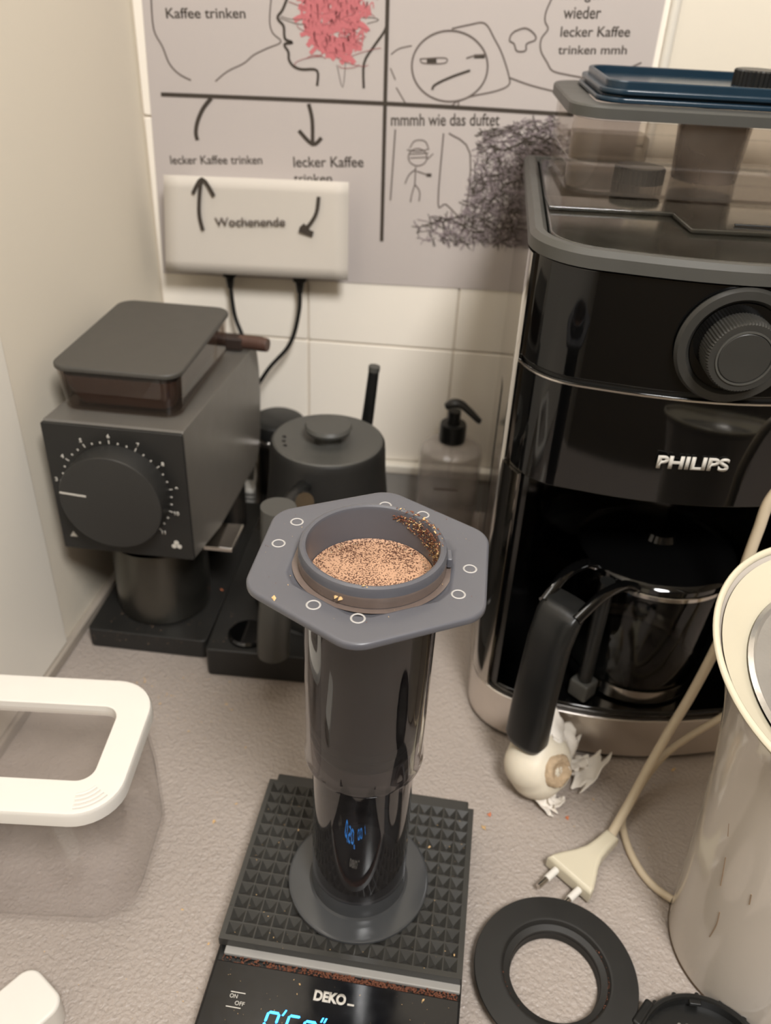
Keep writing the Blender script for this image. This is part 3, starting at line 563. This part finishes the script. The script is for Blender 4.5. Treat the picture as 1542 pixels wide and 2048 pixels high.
# ------------------------------------------------------------------ glass carafe
CXc, CYc = 174., 525.
Q = thing('coffee_carafe', (CXc, CYc, 50.3), 0, 'glass coffee carafe with large black handle on the warming plate', 'carafe')
MB().lathe([(0, 1.2), (44, 1.2), (49, 4), (51.5, 14), (54, 40), (56, 75), (57, 98), (56, 106), (54, 110), (52.5, 110), (54.5, 105), (55.5, 98), (54.5, 75), (52.5, 40), (50, 15), (47.5, 5.5), (43, 3), (0, 3)], 72).build('glass', c_glass, Q)
MB().lathe([(50.5, .6), (52.6, 1.2), (53.6, 13), (52.2, 13)], 72).build('base_band', m_steel2, Q)
MB().lathe([(53, 110), (57, 108), (57.5, 112), (54, 116), (40, 120), (14, 122), (12, 127), (0, 127.5), (0, 116), (50, 111)], 64).build('lid', m_gloss, Q)
MB().lathe([(56.6, 103), (57.6, 103.5), (57.6, 106.5), (56.6, 107)], 64).build('neck_band', m_steel2, Q)
hx_, hy_ = 87.-CXc, 428.-CYc
hd = Vector((-hx_, -hy_, 0)).normalized(); pr = Vector((-hd.y, hd.x, 0))
hb = MB(); L = []
for t, z, wd, dp, off in ((0, -6, 9, 7, 0), (.03, -4, 13.5, 9, 0), (.1, 2, 16, 10.5, 0), (.5, 45, 15.5, 9.5, 1), (.8, 90, 15.5, 9, 5), (.92, 110, 16, 9, 11), (1, 119, 16.5, 7, 18)):
    c = Vector((hx_, hy_, 0))+hd*off
    L.append([tuple(c+pr*wd*math.copysign(abs(math.cos(a))**.7, math.cos(a))+hd*dp*math.copysign(abs(math.sin(a))**.7, math.sin(a))+Vector((0, 0, z))) for a in [2*PI*k/28 for k in range(28)]])
hb.loft(L); ho = hb.build('handle', m_black2, Q, ang=50)
for s in (1, -1):
    c0 = Vector((hx_, hy_, 0))
    MB().tube([tuple(c0+hd*10+pr*13*s+Vector((0, 0, 114))), tuple(c0+hd*34+pr*15*s+Vector((0, 0, 123))), tuple(c0+hd*58+pr*16*s+Vector((0, 0, 120))), tuple(c0+hd*76+pr*17*s+Vector((0, 0, 110)))], 3.8, 12).build('handle_arm', m_gloss, Q)
ci = Vector((hx_, hy_, 0))+hd*67
MB().tube([tuple(ci+Vector((0, 0, 110))), tuple(ci+Vector((0, 0, 60))), tuple(ci+hd*.5+Vector((0, 0, 12))), tuple(ci+hd*1+Vector((0, 0, 6)))], 6, 14, flat=.9).build('handle_strap', m_black2, Q)
MB().box(-8, 8, -8, 8, -8, 8, 2, M=T(*(ci+Vector((0, 0, 8)))) @ Rz(math.atan2(hd.y, hd.x))).build('band_clip', m_dgrey, Q)

# ------------------------------------------------------------------ kitchen scale
mx_, my_, ma_, mp_ = -87.0433, 380.6554, -.0604, 8.6873
Z_ = thing('kitchen_scale', (mx_, my_, 0), ma_, 'black digital coffee scale with studded rubber mat and blue display', 'scale')
MB().box(-8, 138.5, -182, 12, .3, 18.5, 2.5).build('body', m_black2, Z_)
MB().box(-3, 137.5, -116, 6, 18.5, 21.5, .8).build('platform', pm('dull grey platform', (150, 147, 142), .35), Z_)
# rubber mat: a flat lattice with square pyramid-shaped pits
mt = MB(); ZT = 28.0; hp_ = mp_*.462
gx = [-7.2]+[v for i in range(16) for v in (i*mp_-hp_, i*mp_+hp_)]+[137.8]
gy = [-111.5]+[v for j in range(12, -1, -1) for v in (-j*mp_-hp_, -j*mp_+hp_)]+[6.5]
nx, ny = len(gx), len(gy); V = [(x, y, ZT) for y in gy for x in gx]; Fm = []
for j in range(ny-1):
    for i in range(nx-1):
        q = [j*nx+i, j*nx+i+1, (j+1)*nx+i+1, (j+1)*nx+i]
        if i % 2 and j % 2:
            V.append(((gx[i]+gx[i+1])/2, (gy[j]+gy[j+1])/2, ZT-3.5)); k = len(V)-1
            Fm += [[q[0], q[1], k], [q[1], q[2], k], [q[2], q[3], k], [q[3], q[0], k]]
        else: Fm.append(q)
ring = list(range(nx))+[j*nx+nx-1 for j in range(1, ny)]+[(ny-1)*nx+i for i in range(nx-2, -1, -1)]+[j*nx for j in range(ny-2, 0, -1)]
k0 = len(V)
for r_ in ring: V.append((V[r_][0], V[r_][1], 21.5))
for a_ in range(len(ring)):
    b_ = (a_+1) % len(ring); Fm.append([ring[a_], ring[b_], k0+b_, k0+a_])
Fm.append([k0+a_ for a_ in range(len(ring))])
mt.add(V, Fm); mt.box(-2.5, 134, 6.5, 13.5, 21.5, 26.5, 1)
mt.build('rubber_mat', m_rubber, Z_, flat=True)
MB().box(-6, 137.5, -181, -120.5, 18.5, 22, .8).build('display_panel', pm('dusty gloss black glass', (16, 17, 20), .12, noise=.3, nscale=200), Z_)
FL = lambda x, y, z: T(x, y, z)
text('logo', 'DEKO', m_print, Z_, FL(55, -133.8, 22.02), 5.6, 18.5, bold=.05)
MB().box(74.6, 78.5, -133.8, -132.8, 22.02, 22.2).build('logo_bar', m_print, Z_, flat=True)
text('power_text', 'ON', m_print, Z_, FL(8, -140.4, 22.02), 2.3, 4.5)
text('power_text', 'OFF', m_print, Z_, FL(12, -143.9, 22.02), 2.3, 5.5)
MB().box(8, 16.5, -137.4, -136.9, 22.02, 22.15).build('power_line', m_print, Z_, flat=True)
MB().box(7.5, 16, -145.6, -145.1, 22.02, 22.15).build('power_line', m_print, Z_, flat=True)
def digit(mask, x, y, w_, h_, t=1.3, sl=.14, mat=m_led2):
    mb = MB(); seg = {'a': ((0, h_), (w_, h_)), 'b': ((w_, h_), (w_, h_/2)), 'c': ((w_, h_/2), (w_, 0)), 'd': ((0, 0), (w_, 0)), 'e': ((0, h_/2), (0, 0)), 'f': ((0, h_), (0, h_/2)), 'g': ((0, h_/2), (w_, h_/2))}
    for k in mask:
        (ax, ay), (bx, by) = seg[k]; d = Vector((bx-ax, by-ay)).normalized(); q = Vector((-d.y, d.x))*t/2; A = Vector((ax, ay))+d*.7; B = Vector((bx, by))-d*.7
        P = [A-d*t*.4, A+q, B+q, B+d*t*.4, B-q, A-q]
        mb.slab([(x+p.x+sl*p.y, y+p.y) for p in P], 22.02, 22.25)
    mb.build('display_digit', mat, Z_, flat=True)
digit('abcdef', 30.5, -155.5, 6.2, 11); digit('acdfg', 42.5, -155.5, 6.2, 11); digit('abcdef', 52, -155.5, 6.2, 9.6)
digit('abcdef', 72, -157, 5, 7, 1.0); digit('abcdef', 80, -157, 5, 7, 1.0); digit('bc', 90, -157, 5, 7, 1.0)
ap = MB().slab([(39.6, -145.2), (41.2, -141.9), (42.0, -142.1), (40.6, -145.3)], 22.02, 22.2); ap.build('minute_mark', m_led2, Z_, flat=True)
ap = MB()
for dx in (0, 1.8): ap.slab([(61.5+dx, -145.2), (62.4+dx, -142.6), (63.3+dx, -142.6), (62.4+dx, -145.2)], 22.02, 22.2)
ap.build('second_mark', m_led2, Z_, flat=True)
gr = MB()
def flake(mb, c, s, n=None):
    a = random.uniform(0, PI); b = random.uniform(-.5, .5); M = T(*c) @ Rz(a) @ Rx(b) @ Ry(random.uniform(-.5, .5))
    l, q, h = s*random.uniform(.6, 1.4), s*random.uniform(.35, .8), s*random.uniform(.15, .4)
    mb.add([(-l, -q*.4, 0), (0, -q, 0), (l, 0, 0), (q*.3, q, 0), (0, 0, h*1.4), (0, 0, -h)], [[0, 1, 4], [1, 2, 4], [2, 3, 4], [3, 0, 4], [1, 0, 5], [2, 1, 5], [3, 2, 5], [0, 3, 5]], M)
for k in range(700):
    x = random.gauss(85, 30) if k % 3 else random.uniform(-3, 136)
    if not -3 < x < 136: continue
    flake(gr, (x, random.uniform(-120, -116.5), random.uniform(18.8, 20.8)), random.uniform(.4, 1.1))
go = gr.build('coffee_grounds', m_ground, None, flat=True); go.location = Z_.location; go.rotation_euler = Z_.rotation_euler
tag(go, 'brown coffee grounds caught in the gap between mat and display', 'coffee grounds', kind='stuff')
gr = MB()
for k in range(210):
    x, y = random.uniform(-3, 134), random.uniform(-178, 2)
    z = 22.4 if y < -121 else 28.2
    if -121 <= y < -112: continue
    if z > 25 and math.hypot(x-65.3, y+60) < 47: continue
    flake(gr, (x, y, z), random.uniform(.15, .45) if random.random() < .93 else 1.0)
go = gr.build('crumbs', m_pale, None, flat=True); go.location = Z_.location; go.rotation_euler = Z_.rotation_euler
tag(go, 'pale dust and coffee crumbs strewn over the scale', 'crumbs', kind='stuff')

# ------------------------------------------------------------------ the coffee press (standing upside down)
PX_, PY_ = -22.7, 317.6
A = thing('coffee_press', (PX_, PY_, 0), 0, 'smoke grey plastic coffee press standing upside down on the scale', 'coffee press')
MB().lathe([(0, 29.1), (43.2, 29.1), (44.2, 30), (44, 31.4), (42.5, 32), (31, 32.2), (29.8, 33.5), (29.5, 37), (29.3, 45), (28.6, 46), (0, 46)], 96).build('plunger_flange', pm('smoke grey flange', (64, 65, 66), .16, noise=.04, sss=.1), A)
MB().lathe([(29.2, 45.5), (28.8, 120), (28.8, 170), (26.6, 170), (26.6, 120), (27, 46.2), (29.2, 45.5)], 96).build('plunger_tube', c_smoke, A)
MB().lathe([(0, 160), (27, 160), (29.4, 163), (30.2, 167), (29, 170), (30.2, 173), (29.6, 178), (24, 182), (0, 183)], 72).build('seal', m_rubber, A)
MB().lathe([(33.0, 149), (33.2, 152), (32.4, 155), (33.4, 276.5), (31.2, 276.5), (30.6, 160), (31.0, 149), (33.0, 149)], 96).build('chamber', c_smoke, A)
def hexa(R, rr, rot, k=8):
    P = []
    ap = R*math.cos(PI/6)
    for i in range(6):
        a = rot+i*PI/3; d = (R-rr/math.cos(PI/6)); c = Vector((d*math.cos(a), d*math.sin(a)))
        for j in range(k+1):
            t = a-PI/6+PI/3*j/k; P.append((c.x+rr*math.cos(t), c.y+rr*math.sin(t)))
    return P
HX = hexa(62.8, 15, math.radians(87.5)); nH = len(HX)
def cirm(r):    # circle with the same vertex count, matched by angle
    return [(r*math.cos(math.atan2(y, x)), r*math.sin(math.atan2(y, x))) for x, y in HX]
def lp(P, z): return [(x, y, z) for x, y in P]
MB().loft([lp(cirm(33.6), 276), lp(inset(HX, .8), 277.3), lp(HX, 278), lp(HX, 280), lp(inset(HX, .5), 280.9), lp(inset(HX, 1.4), 281.2), lp(inset(HX, 2.2), 280.9), lp(cirm(42.5), 280.7), lp(cirm(40.5), 279.4), lp(cirm(36.5), 277.8), lp(cirm(33.6), 277.6), lp(cirm(33.6), 276)], cap=False).build('hexagonal_flange', m_frost, A, ang=50)
MB().lathe([(34.4, 276.5), (34.9, 280), (34.9, 287.5), (34.2, 289.6), (32.8, 290.2), (31.6, 289.6), (31.0, 288), (30.7, 276), (30.9, 262), (33.5, 262), (34.4, 276.5)], 96).build('top_ring', m_frost, A)
for x, y in ((-63.2, 343.1), (-68.7, 323.6), (-45.0, 280.4), (-24.8, 274.1), (18.0, 296.6), (23.2, 316.4), (-.9, 359.0), (-20.7, 365.0)):
    MB().lathe([(2.5, 0), (2.95, .3), (3.4, 0)], 28, M=T(x-PX_, y-PY_, 280.85)).build('mould_mark', m_mark, A)
MB().box(34.6, 37.4, -4, 4, 280.2, 285.5, .8, M=Rz(math.radians(4))).build('locking_lug', m_frost, A)
st = pm('brown coffee stained and tinted plastic', (104, 91, 84), .25, noise=.15, nscale=120)  # real coffee stain in the gutter, painted show-through on the band
MB().lathe([(35.0, 279.6), (35.15, 284.2), (34.9, 285.2), (34.6, 284), (34.6, 279.6)], 60, a0=math.radians(188), a1=math.radians(352)).build('coffee_tint_band', st, A)  # front of ring tinted brown, imitating coffee inside showing through translucent plastic
MB().lathe([(35.0, 279.3), (38.0, 279.3), (36.6, 278.6), (35, 278.6)], 60, a0=math.radians(140), a1=math.radians(370)).build('stained_gutter', st, A)
cf = thing('brewing_coffee', (PX_, PY_, 0), 0, 'coffee with speckled tan foam inside the upside-down press', 'coffee')
MB().lathe([(0, 183.2), (30.3, 178.5), (30.5, 268), (0, 268)], 64).build('liquid', m_cof, cf)
MB().lathe([(0, 270.4), (18, 270.2), (27, 269.8), (29.2, 270.2), (30.5, 271.2), (30.5, 268.1), (0, 268.1)], 64).build('foam', m_foam, cf)
bb = MB()
for k in range(70):
    a = random.uniform(0, 2*PI); r = random.choice([29.5, 28.7, 27.5]); s = random.uniform(.3, .9)
    bb.lathe([(s*math.cos(t*PI/8), s*math.sin(t*PI/8)*.8) for t in range(5)], 8, M=T(r*math.cos(a), r*math.sin(a), 270.3))
tag(bb.build('bubbles', clear('bubble film', (.9, .85, .8), .02, 1.2, .2, (220, 200, 170)), cf), kind='stuff')
gr = MB(); g2 = MB()
for k in range(620):
    u = random.random(); a = math.radians(76-74*u**.8)
    z = 289.6-random.random()**1.3*(5+11*math.sin(u*PI*.55)) ; r = 30.4 if z < 288 else random.uniform(31, 33.5)
    if z > 289: z = 290.3
    flake(gr if random.random() < .72 else g2, (r*math.cos(a), r*math.sin(a), z), random.uniform(.25, .95))
for k in range(60):
    a = random.uniform(0, 2*PI); r = random.uniform(36, 54); flake(g2 if k % 2 else gr, (r*math.cos(a), r*math.sin(a), 281.2 if r > 42 else 280), random.uniform(.12, .4))
for (a, z, s) in ((-112, 283, 2.2), (-108, 283, 2.0), (-92, 290.4, 1.6), (-89, 289.9, 1.2)):
    a = math.radians(a); r = 35.3 if z < 288 else 33; flake(g2, (r*math.cos(a), r*math.sin(a), z), s)
flake(g2, (-40, -36, 281.6), 1.6)
for nm, g_, mt_, lb in (('coffee_grounds', gr, m_ground, 'reddish brown coffee grounds clinging inside the top ring of the press'), ('coffee_chaff', g2, m_pale, 'pale yellow coffee chaff flakes on the ring and flange of the press')):
    o = g_.build(nm, mt_, None, flat=True); o.location = (PX_*MM, PY_*MM, 0); tag(o, lb, 'coffee grounds', kind='stuff')

# ------------------------------------------------------------------ food container
B = thing('food_container', (-235, 332, 0), .055, 'clear plastic food container with white framed window lid on the left', 'container')
def cr_(w_, d_, r): return rrect(0, 0, w_, d_, r, 9)
MB().loft([lp(cr_(132, 92, 26), .6), lp(cr_(142, 100, 29), 3), lp(cr_(146, 104, 30), 9), lp(cr_(146, 104, 30), 60), lp(cr_(138, 98, 26), 100), lp(cr_(138, 98, 26), 103), lp(cr_(135, 95, 25), 103), lp(cr_(135, 95, 25), 100), lp(cr_(142.6, 100.6, 28.5), 60), lp(cr_(142.6, 100.6, 28.5), 10), lp(cr_(137, 96, 26), 5), lp(cr_(128, 88, 24), 2.6)]).build('box', c_clear, B)
lo = cr_(148, 106, 27); li = cr_(108, 58, 10)
ld = MB().loft([lp(inset(lo, 2), 101.5), lp(lo, 103), lp(lo, 110.5), lp(inset(lo, 1.2), 112.6), lp(inset(lo, 3), 113), lp(inset(li, -1), 113), lp(li, 112.4), lp(li, 106), lp(li, 104), lp(inset(lo, 2), 101.5)], cap=False).build('lid_frame', m_white, B, ang=40)
MB().slab(inset(li, -.5), 106, 108, .3).build('lid_window', c_pane, B)
for k in range(4):
    r_ = 13.5+2.9*k; MB().tube([(47+r_*math.cos(t), -26+r_*math.sin(t), 113.4) for t in [math.radians(-82+10*j) for j in range(6)]], 1.0, 8).build('grip_ridge', m_white, ld)

# ------------------------------------------------------------------ white charger cube at the lower left corner
mb = MB().slab(rrect(0, 0, 34, 60, 9, 7), .3, 21, 2.2); ch = mb.build('charger_cube', m_white)
ch.location = Vector((-208.5, 213.5, 0))*MM; ch.rotation_euler = (0, 0, math.radians(-34)); tag(ch, 'white rounded plastic charger block at the lower left corner', 'charger')

# ------------------------------------------------------------------ funnel ring and filter cap
R_ = thing('funnel', (101.8, 280.6, 0), 0, 'flat black plastic funnel ring lying next to the scale', 'funnel')
MB().lathe([(34.5, 10), (49, 9.2), (49.4, 10), (49, 10.9), (34.5, 12), (33, 11.6), (31.5, 9.5), (29.5, 3), (28.8, .4), (27, .4), (26.6, 1), (27.4, 3), (27.8, 8), (34.5, 10)], 96).build('ring', m_black, R_)
MB().lathe([(27.2, .3), (28.6, .3), (28.6, 6), (27.4, 6)], 72).build('inner_collar', m_gloss, R_)
gr = MB()
for k in range(260):
    a = math.radians(random.gauss(-8, 22)) if k % 5 else math.radians(random.gauss(200, 10)); z = random.uniform(4, 10.5); r = 29.5+(z-3)/6.5*2.2
    flake(gr, (r*math.cos(a), r*math.sin(a), z+.2), random.uniform(.2, .7))
o = gr.build('coffee_grounds', m_ground, None, flat=True); o.location = R_.location; tag(o, 'coffee grounds stuck inside the black funnel ring', 'coffee grounds', kind='stuff')
Fc = thing('filter_cap', (182.5, 237.5, 0), 0, 'black perforated filter cap lying in the lower right corner', 'filter cap')
MB().lathe([(0, .3), (38, .3), (39.5, 1.5), (39.5, 10.5), (38.6, 11.6), (36.8, 11.6), (36, 10.5), (36, 4), (0, 3.5)], 80).build('shell', m_black2, Fc)
for k in range(18):
    MB().tube([(39.6*math.cos(k*PI/9+.1), 39.6*math.sin(k*PI/9+.1), 1.5), (39.6*math.cos(k*PI/9+.1), 39.6*math.sin(k*PI/9+.1), 9.8)], 1.5, 8, smooth=False).build('grip_rib', m_black2, Fc)
MB().box(37.5, 43, -9, 9, 1, 12.5, 1.5, M=Rz(math.radians(142))).build('lug', m_black2, Fc)
for k in range(6):
    MB().box(33.2, 36.6, -3.5, 3.5, 8, 10.4, .7, M=Rz(k*PI/3+.5)).build('inner_lug', m_black2, Fc)
hl = MB()
for i in range(-6, 7):
    for j in range(-6, 7):
        x, y = i*4.6+(j % 2)*2.3, j*4.0
        if math.hypot(x, y) < 27: hl.slab(circle(x, y, 1.1, 8), 3.6, 3.9)
tag(hl.build('holes', pm('dull metal holes', (120, 116, 108), .4), Fc, flat=True), kind='stuff')

# ------------------------------------------------------------------ plug and cable
u = Vector((.687, .727, 0)); v_ = Vector((-.727, .687, 0)); PM = Matrix(((u.x, v_.x, 0, 115.5), (u.y, v_.y, 0, 345.5), (0, 0, 1, 0), (0, 0, 0, 1)))
PL = thing('mains_lead', (0, 0, 0), 0, 'cream power cord with flat two pin plug lying in front of the garlic', 'power cord')
prof = [(0, 18.0), (5, 17.2), (12, 14), (20, 9.8), (28, 6.8), (38, 5.6), (50, 5.2)]
MB().slab([(a, b) for a, b in prof]+[(a, -b) for a, b in prof[::-1]], 1.2, 14.5, 3.2, M=PM).build('plug_body', m_cream, PL, ang=50)
for s in (9.5, -9.5):
    MB().tube([(-10.5, s, 8), (.5, s, 8)], 2.5, 14, M=PM, smooth=False).build('pin_sleeve', m_white, PL)
    MB().tube([(-19, s, 8), (-10, s, 8)], 2.0, 14, M=PM, smooth=False).build('metal_pin', m_steel2, PL)
MB().tube([(149.5, 381.5, 8), (150.9, 385.6, 9), (165.6, 408, 18), (177.6, 424, 38.6), (188.6, 436, 63.5), (198.9, 444, 94.4), (206.5, 447.5, 141.2), (207, 448, 170), (206.2, 447, 205.5), (206.5, 447, 232.6), (208, 447, 258), (222, 445, 284), (246, 440, 272), (268, 432, 190), (284, 428, 70), (298, 424, 10), (340, 410, 4), (420, 400, 4)], lambda t: 3.4, 14).build('cable', m_cord, PL)
L2 = thing('appliance_cord', (0, 0, 0), 0, 'thinner cream cord looping on the worktop to the foot of the jug', 'power cord')
MB().tube([(420, 380, 3), (345, 392, 3), (318, 410, 8), (298, 428, 62), (270, 440, 100), (239.9, 446, 92.8), (228.1, 447, 72.5), (208.1, 445, 49.9), (193.9, 440, 35.8), (181.3, 430, 23), (169.5, 416, 8), (161.5, 401.7, 3), (161.9, 381.0, 3), (167.5, 362.0, 3), (175.5, 349.9, 3), (185.1, 341.5, 4)], 2.6, 12).build('cable', m_cord, L2)

# ------------------------------------------------------------------ cream jug
Jg = thing('cream_jug', (234.9, 317.1, 0), 0, 'tall cream jug with wide tilted rim standing at the right edge', 'jug')
def tl(cx, cy, cz, R, a, b, n=96):
    nv = Vector((math.sin(a), math.sin(b), 1)).normalized(); uu = nv.cross(Vector((0, 1, 0))).normalized(); ww = nv.cross(uu)
    return [tuple(Vector((cx, cy, cz))+R*(math.cos(2*PI*k/n)*uu+math.sin(2*PI*k/n)*ww)) for k in range(n)]
dx, dy = -6.5, 10.
def lvl(z, R, g): return tl(dx*g, dy*g, z, R, .12*g, -.32*g)
MB().loft([lvl(.3, 54, 0), lvl(2, 55.5, 0), lvl(50, 57.5, 0), lvl(100, 60, 0), lvl(150, 62.5, .12), lvl(185, 65.5, .35), lvl(205, 69, .6), lvl(220, 74, .85), lvl(229, 77.5, 1), lvl(227, 75, 1), lvl(215, 69, .9), lvl(195, 62, .6), lvl(160, 58, .2), lvl(120, 56, 0)]).build('body', m_jug, Jg, ang=60)
MB().loft([[tuple(Vector(p)) for p in tl(dx, dy, 230+hh, 78.4+rr, .12, -.32)] for rr, hh in [(1.8*math.cos(t*PI/5), 1.8*math.sin(t*PI/5)) for t in range(11)]], cap=False).build('rim', m_cream, Jg, ang=60)
MB().loft([tl(dx+1, dy-1, 228, 76, .12, -.32), tl(dx+2, dy-2, 222, 68, .12, -.32), tl(dx+3, dy-3, 217, 62, .12, -.32), tl(dx+3, dy-3, 216, 62, .12, -.32), tl(dx, dy, 226, 77.5, .12, -.32)], cap=False).build('inner_lip', m_cream, Jg, ang=60)
MB().loft([tl(dx+3, dy-3, 219.5, 63, .12, -.32), tl(dx+3, dy-3, 221, 60.5, .12, -.32), tl(dx+3, dy-3, 215, 54, .12, -.32), tl(dx+3, dy-3, 214, 30, .12, -.32)], cap=True).build('inner_lid', pm('wet grey metal lid', (182, 178, 172), .2, metal=.6, noise=.08, nscale=40, bump=.3, bscale=150), Jg, ang=60)
dp = MB()
for k in range(120):
    a = random.uniform(0, 2*PI); r = random.uniform(35, 58)
    p = tl(dx+3, dy-3, 216.5+(r-50)*.25, r, .12, -.32)[int(a/2/PI*96) % 96]; s = random.uniform(.4, 1.3)
    dp.lathe([(s*math.cos(t*PI/6), s*.6*math.sin(t*PI/6)) for t in range(4)], 8, M=T(*p))
tag(dp.build('water_drops', c_glass, Jg), kind='stuff')
MB().lathe([(54.2, .25), (55.6, .25), (56, 1.4), (55.6, 2.2), (54.2, 2)], 80).build('foot_ring', pm('brown grimy foot', (74, 58, 42), .6), Jg)
ck = MB()
for pts in ([(-150, 78), (-149, 66), (-150, 52)], [(-158, 118), (-156, 104), (-155, 96)], [(-139, 112), (-138, 104)], [(-163, 140), (-161, 132)]):
    q = []
    for a, z in pts:
        R = 57.5+(z-50)*.05+.15; q.append((R*math.cos(math.radians(a)), R*math.sin(math.radians(a)), z))
    ck.tube(q, .3, 6)
ck.build('stain_lines', pm('brown crack stain', (140, 118, 96), .6), Jg)

# ------------------------------------------------------------------ garlic
Ga = thing('garlic_bulb', (98, 429, 24), 0, 'half peeled garlic bulb with papery white skin by the carafe handle', 'garlic')
axis = Vector((.55, -.62, .42)).normalized(); GM = axis.to_track_quat('Z', 'Y').to_matrix().to_4x4()
L = []
for i in range(15):
    t = i/14; z = 26-48*t; r = 1+23*math.sin(math.acos(max(-1, min(1, 1-2*t))))**.8
    L.append([((r*(1+.09*abs(math.sin(k*PI/48*5+.6))**.7))*math.cos(2*PI*k/48), (r*(1+.09*abs(math.sin(k*PI/48*5+.6))**.7))*math.sin(2*PI*k/48), z*.9) for k in range(48)])
MB().loft(L, M=GM).build('bulb', m_garlic, Ga, ang=80)
rq = random.Random(3); L = []
for r, z in ((12.5, 17), (12.2, 22.5), (10.5, 25), (8, 25.2), (6.5, 23.5), (3, 23), (.5, 23.4)):
    L.append([((r*(1+.04*math.sin(4*a+r)+.06*rq.uniform(-1, 1)))*math.cos(a), (r*(1+.04*math.sin(4*a+r)+.06*rq.uniform(-1, 1)))*math.sin(a), z+rq.uniform(-.5, .5)) for a in [2*PI*k/36 for k in range(36)]])
MB().loft(L, M=GM).build('root_plate', m_root, Ga, ang=60)
m_skin = pm('papery garlic skin', (236, 228, 216), .55, noise=.03, nscale=120, sss=.1, bump=.3, bscale=300)
def skin(c, rot, wd, ln, curl, seed):
    rr = random.Random(seed); v = []; f = []; n, m_ = 13, 13
    for i in range(n):
        for j in range(m_):
            a = (i/(n-1)-.5)*2; b = (j/(m_-1)-.5)*2; e = 1-.25*abs(b)**2+.22*math.sin(a*5+seed)*abs(b)+.12*math.sin(9*a+seed*2)
            x = a*wd/2*(1-.3*b*b); y = b*ln/2*e
            z = curl*(a*a-.5)*wd*.3+.9*math.sin(a*4+b*5+seed)+.7*math.sin(b*8+seed*2)
            v.append((x, y, z))
    for i in range(n-1):
        for j in range(m_-1): f.append([i*m_+j, (i+1)*m_+j, (i+1)*m_+j+1, i*m_+j+1])
    q = MB().add(v, f, T(*c) @ rot); o = q.build('papery_skin', m_skin, Ga, ang=80)
    s = o.modifiers.new('thickness', 'SOLIDIFY'); s.thickness = .0004
skin((10, 10, 20), Rx(.5) @ Ry(.5), 30, 40, -.9, 1)
skin((-2, 16, 22), Rx(.1) @ Ry(.3), 24, 30, -.9, 9)
skin((24, 14, 6), Rz(-.5) @ Ry(1.0), 26, 34, -.7, 12)
skin((18, 2, 14), Rx(.2) @ Ry(.9) @ Rz(.4), 24, 30, -.5, 2)
skin((42, 8, -12), Rz(-.7) @ Rx(.35) @ Ry(-.4), 22, 40, .5, 3)
skin((30, 10, -8), Rz(.2) @ Rx(-.5), 22, 26, .5, 4)
skin((8, -22, -19), Rz(.9) @ Rx(.35), 11, 20, .8, 5)
skin((16, -18, -18), Rz(-.4) @ Rx(-.3), 12, 16, .8, 6)

# ------------------------------------------------------------------ small bits on the worktop
for i, (x, y, s, mt_, lb) in enumerate(((-131.2, 367.4, 2.0, m_pale, 'small pale crumb left of the scale'), (60.6, 385.0, 2.2, m_pale, 'white crumb just right of the scale mat'), (64.7, 396.1, 2.3, None, 'orange onion skin flake right of the scale mat'),
      (121.6, 400.2, 2.0, None, 'orange onion skin flake in front of the garlic'), (208.9, 455.0, 2.4, m_pale, 'tiny beige crumb beside the steel base of the machine'), (-182.5, 600, 1.6, None, 'orange brown crumb on the grinder base'))):
    mb = MB(); flake(mb, (0, 0, 0), s); flake(mb, (s*.4, s*.3, .2), s*.7)
    o = mb.build('crumb', mt_ or pm('orange onion skin', (204, 120, 80), .6, noise=.15), flat=True); o.location = Vector((x, y, (.9 if i < 5 else 21)))*MM; tag(o, lb, 'crumb', 'single crumbs')
gr = MB()
for k in range(700):
    x, y = random.uniform(-280, 200), random.uniform(200, 520)
    if k % 2: x, y = random.gauss(-200, 40), random.gauss(490, 25)
    if x < -285 or (-95 < x < 60 and 190 < y < 400) or y > 510: continue
    flake(gr, (x, y, .35), random.uniform(.15, .55) if k % 13 else 1.1)
tag(gr.build('dust_crumbs', m_pale, None, flat=True), 'fine coffee dust and tiny crumbs scattered on the worktop', 'crumbs', kind='stuff')
gr = MB()
for k in range(150):
    if k % 2: x, y, z = random.uniform(-276, -182), random.uniform(520, 560), 20.3
    else: x, y, z = random.uniform(-170, -100), random.uniform(515, 560), 29.3
    flake(gr, (x, y, z), random.uniform(.2, .8))
tag(gr.build('ground_coffee_dust', pm('grey brown dust', (120, 96, 76), .8), None, flat=True), 'coffee dust on the black grinder base and kettle base', 'crumbs', kind='stuff')
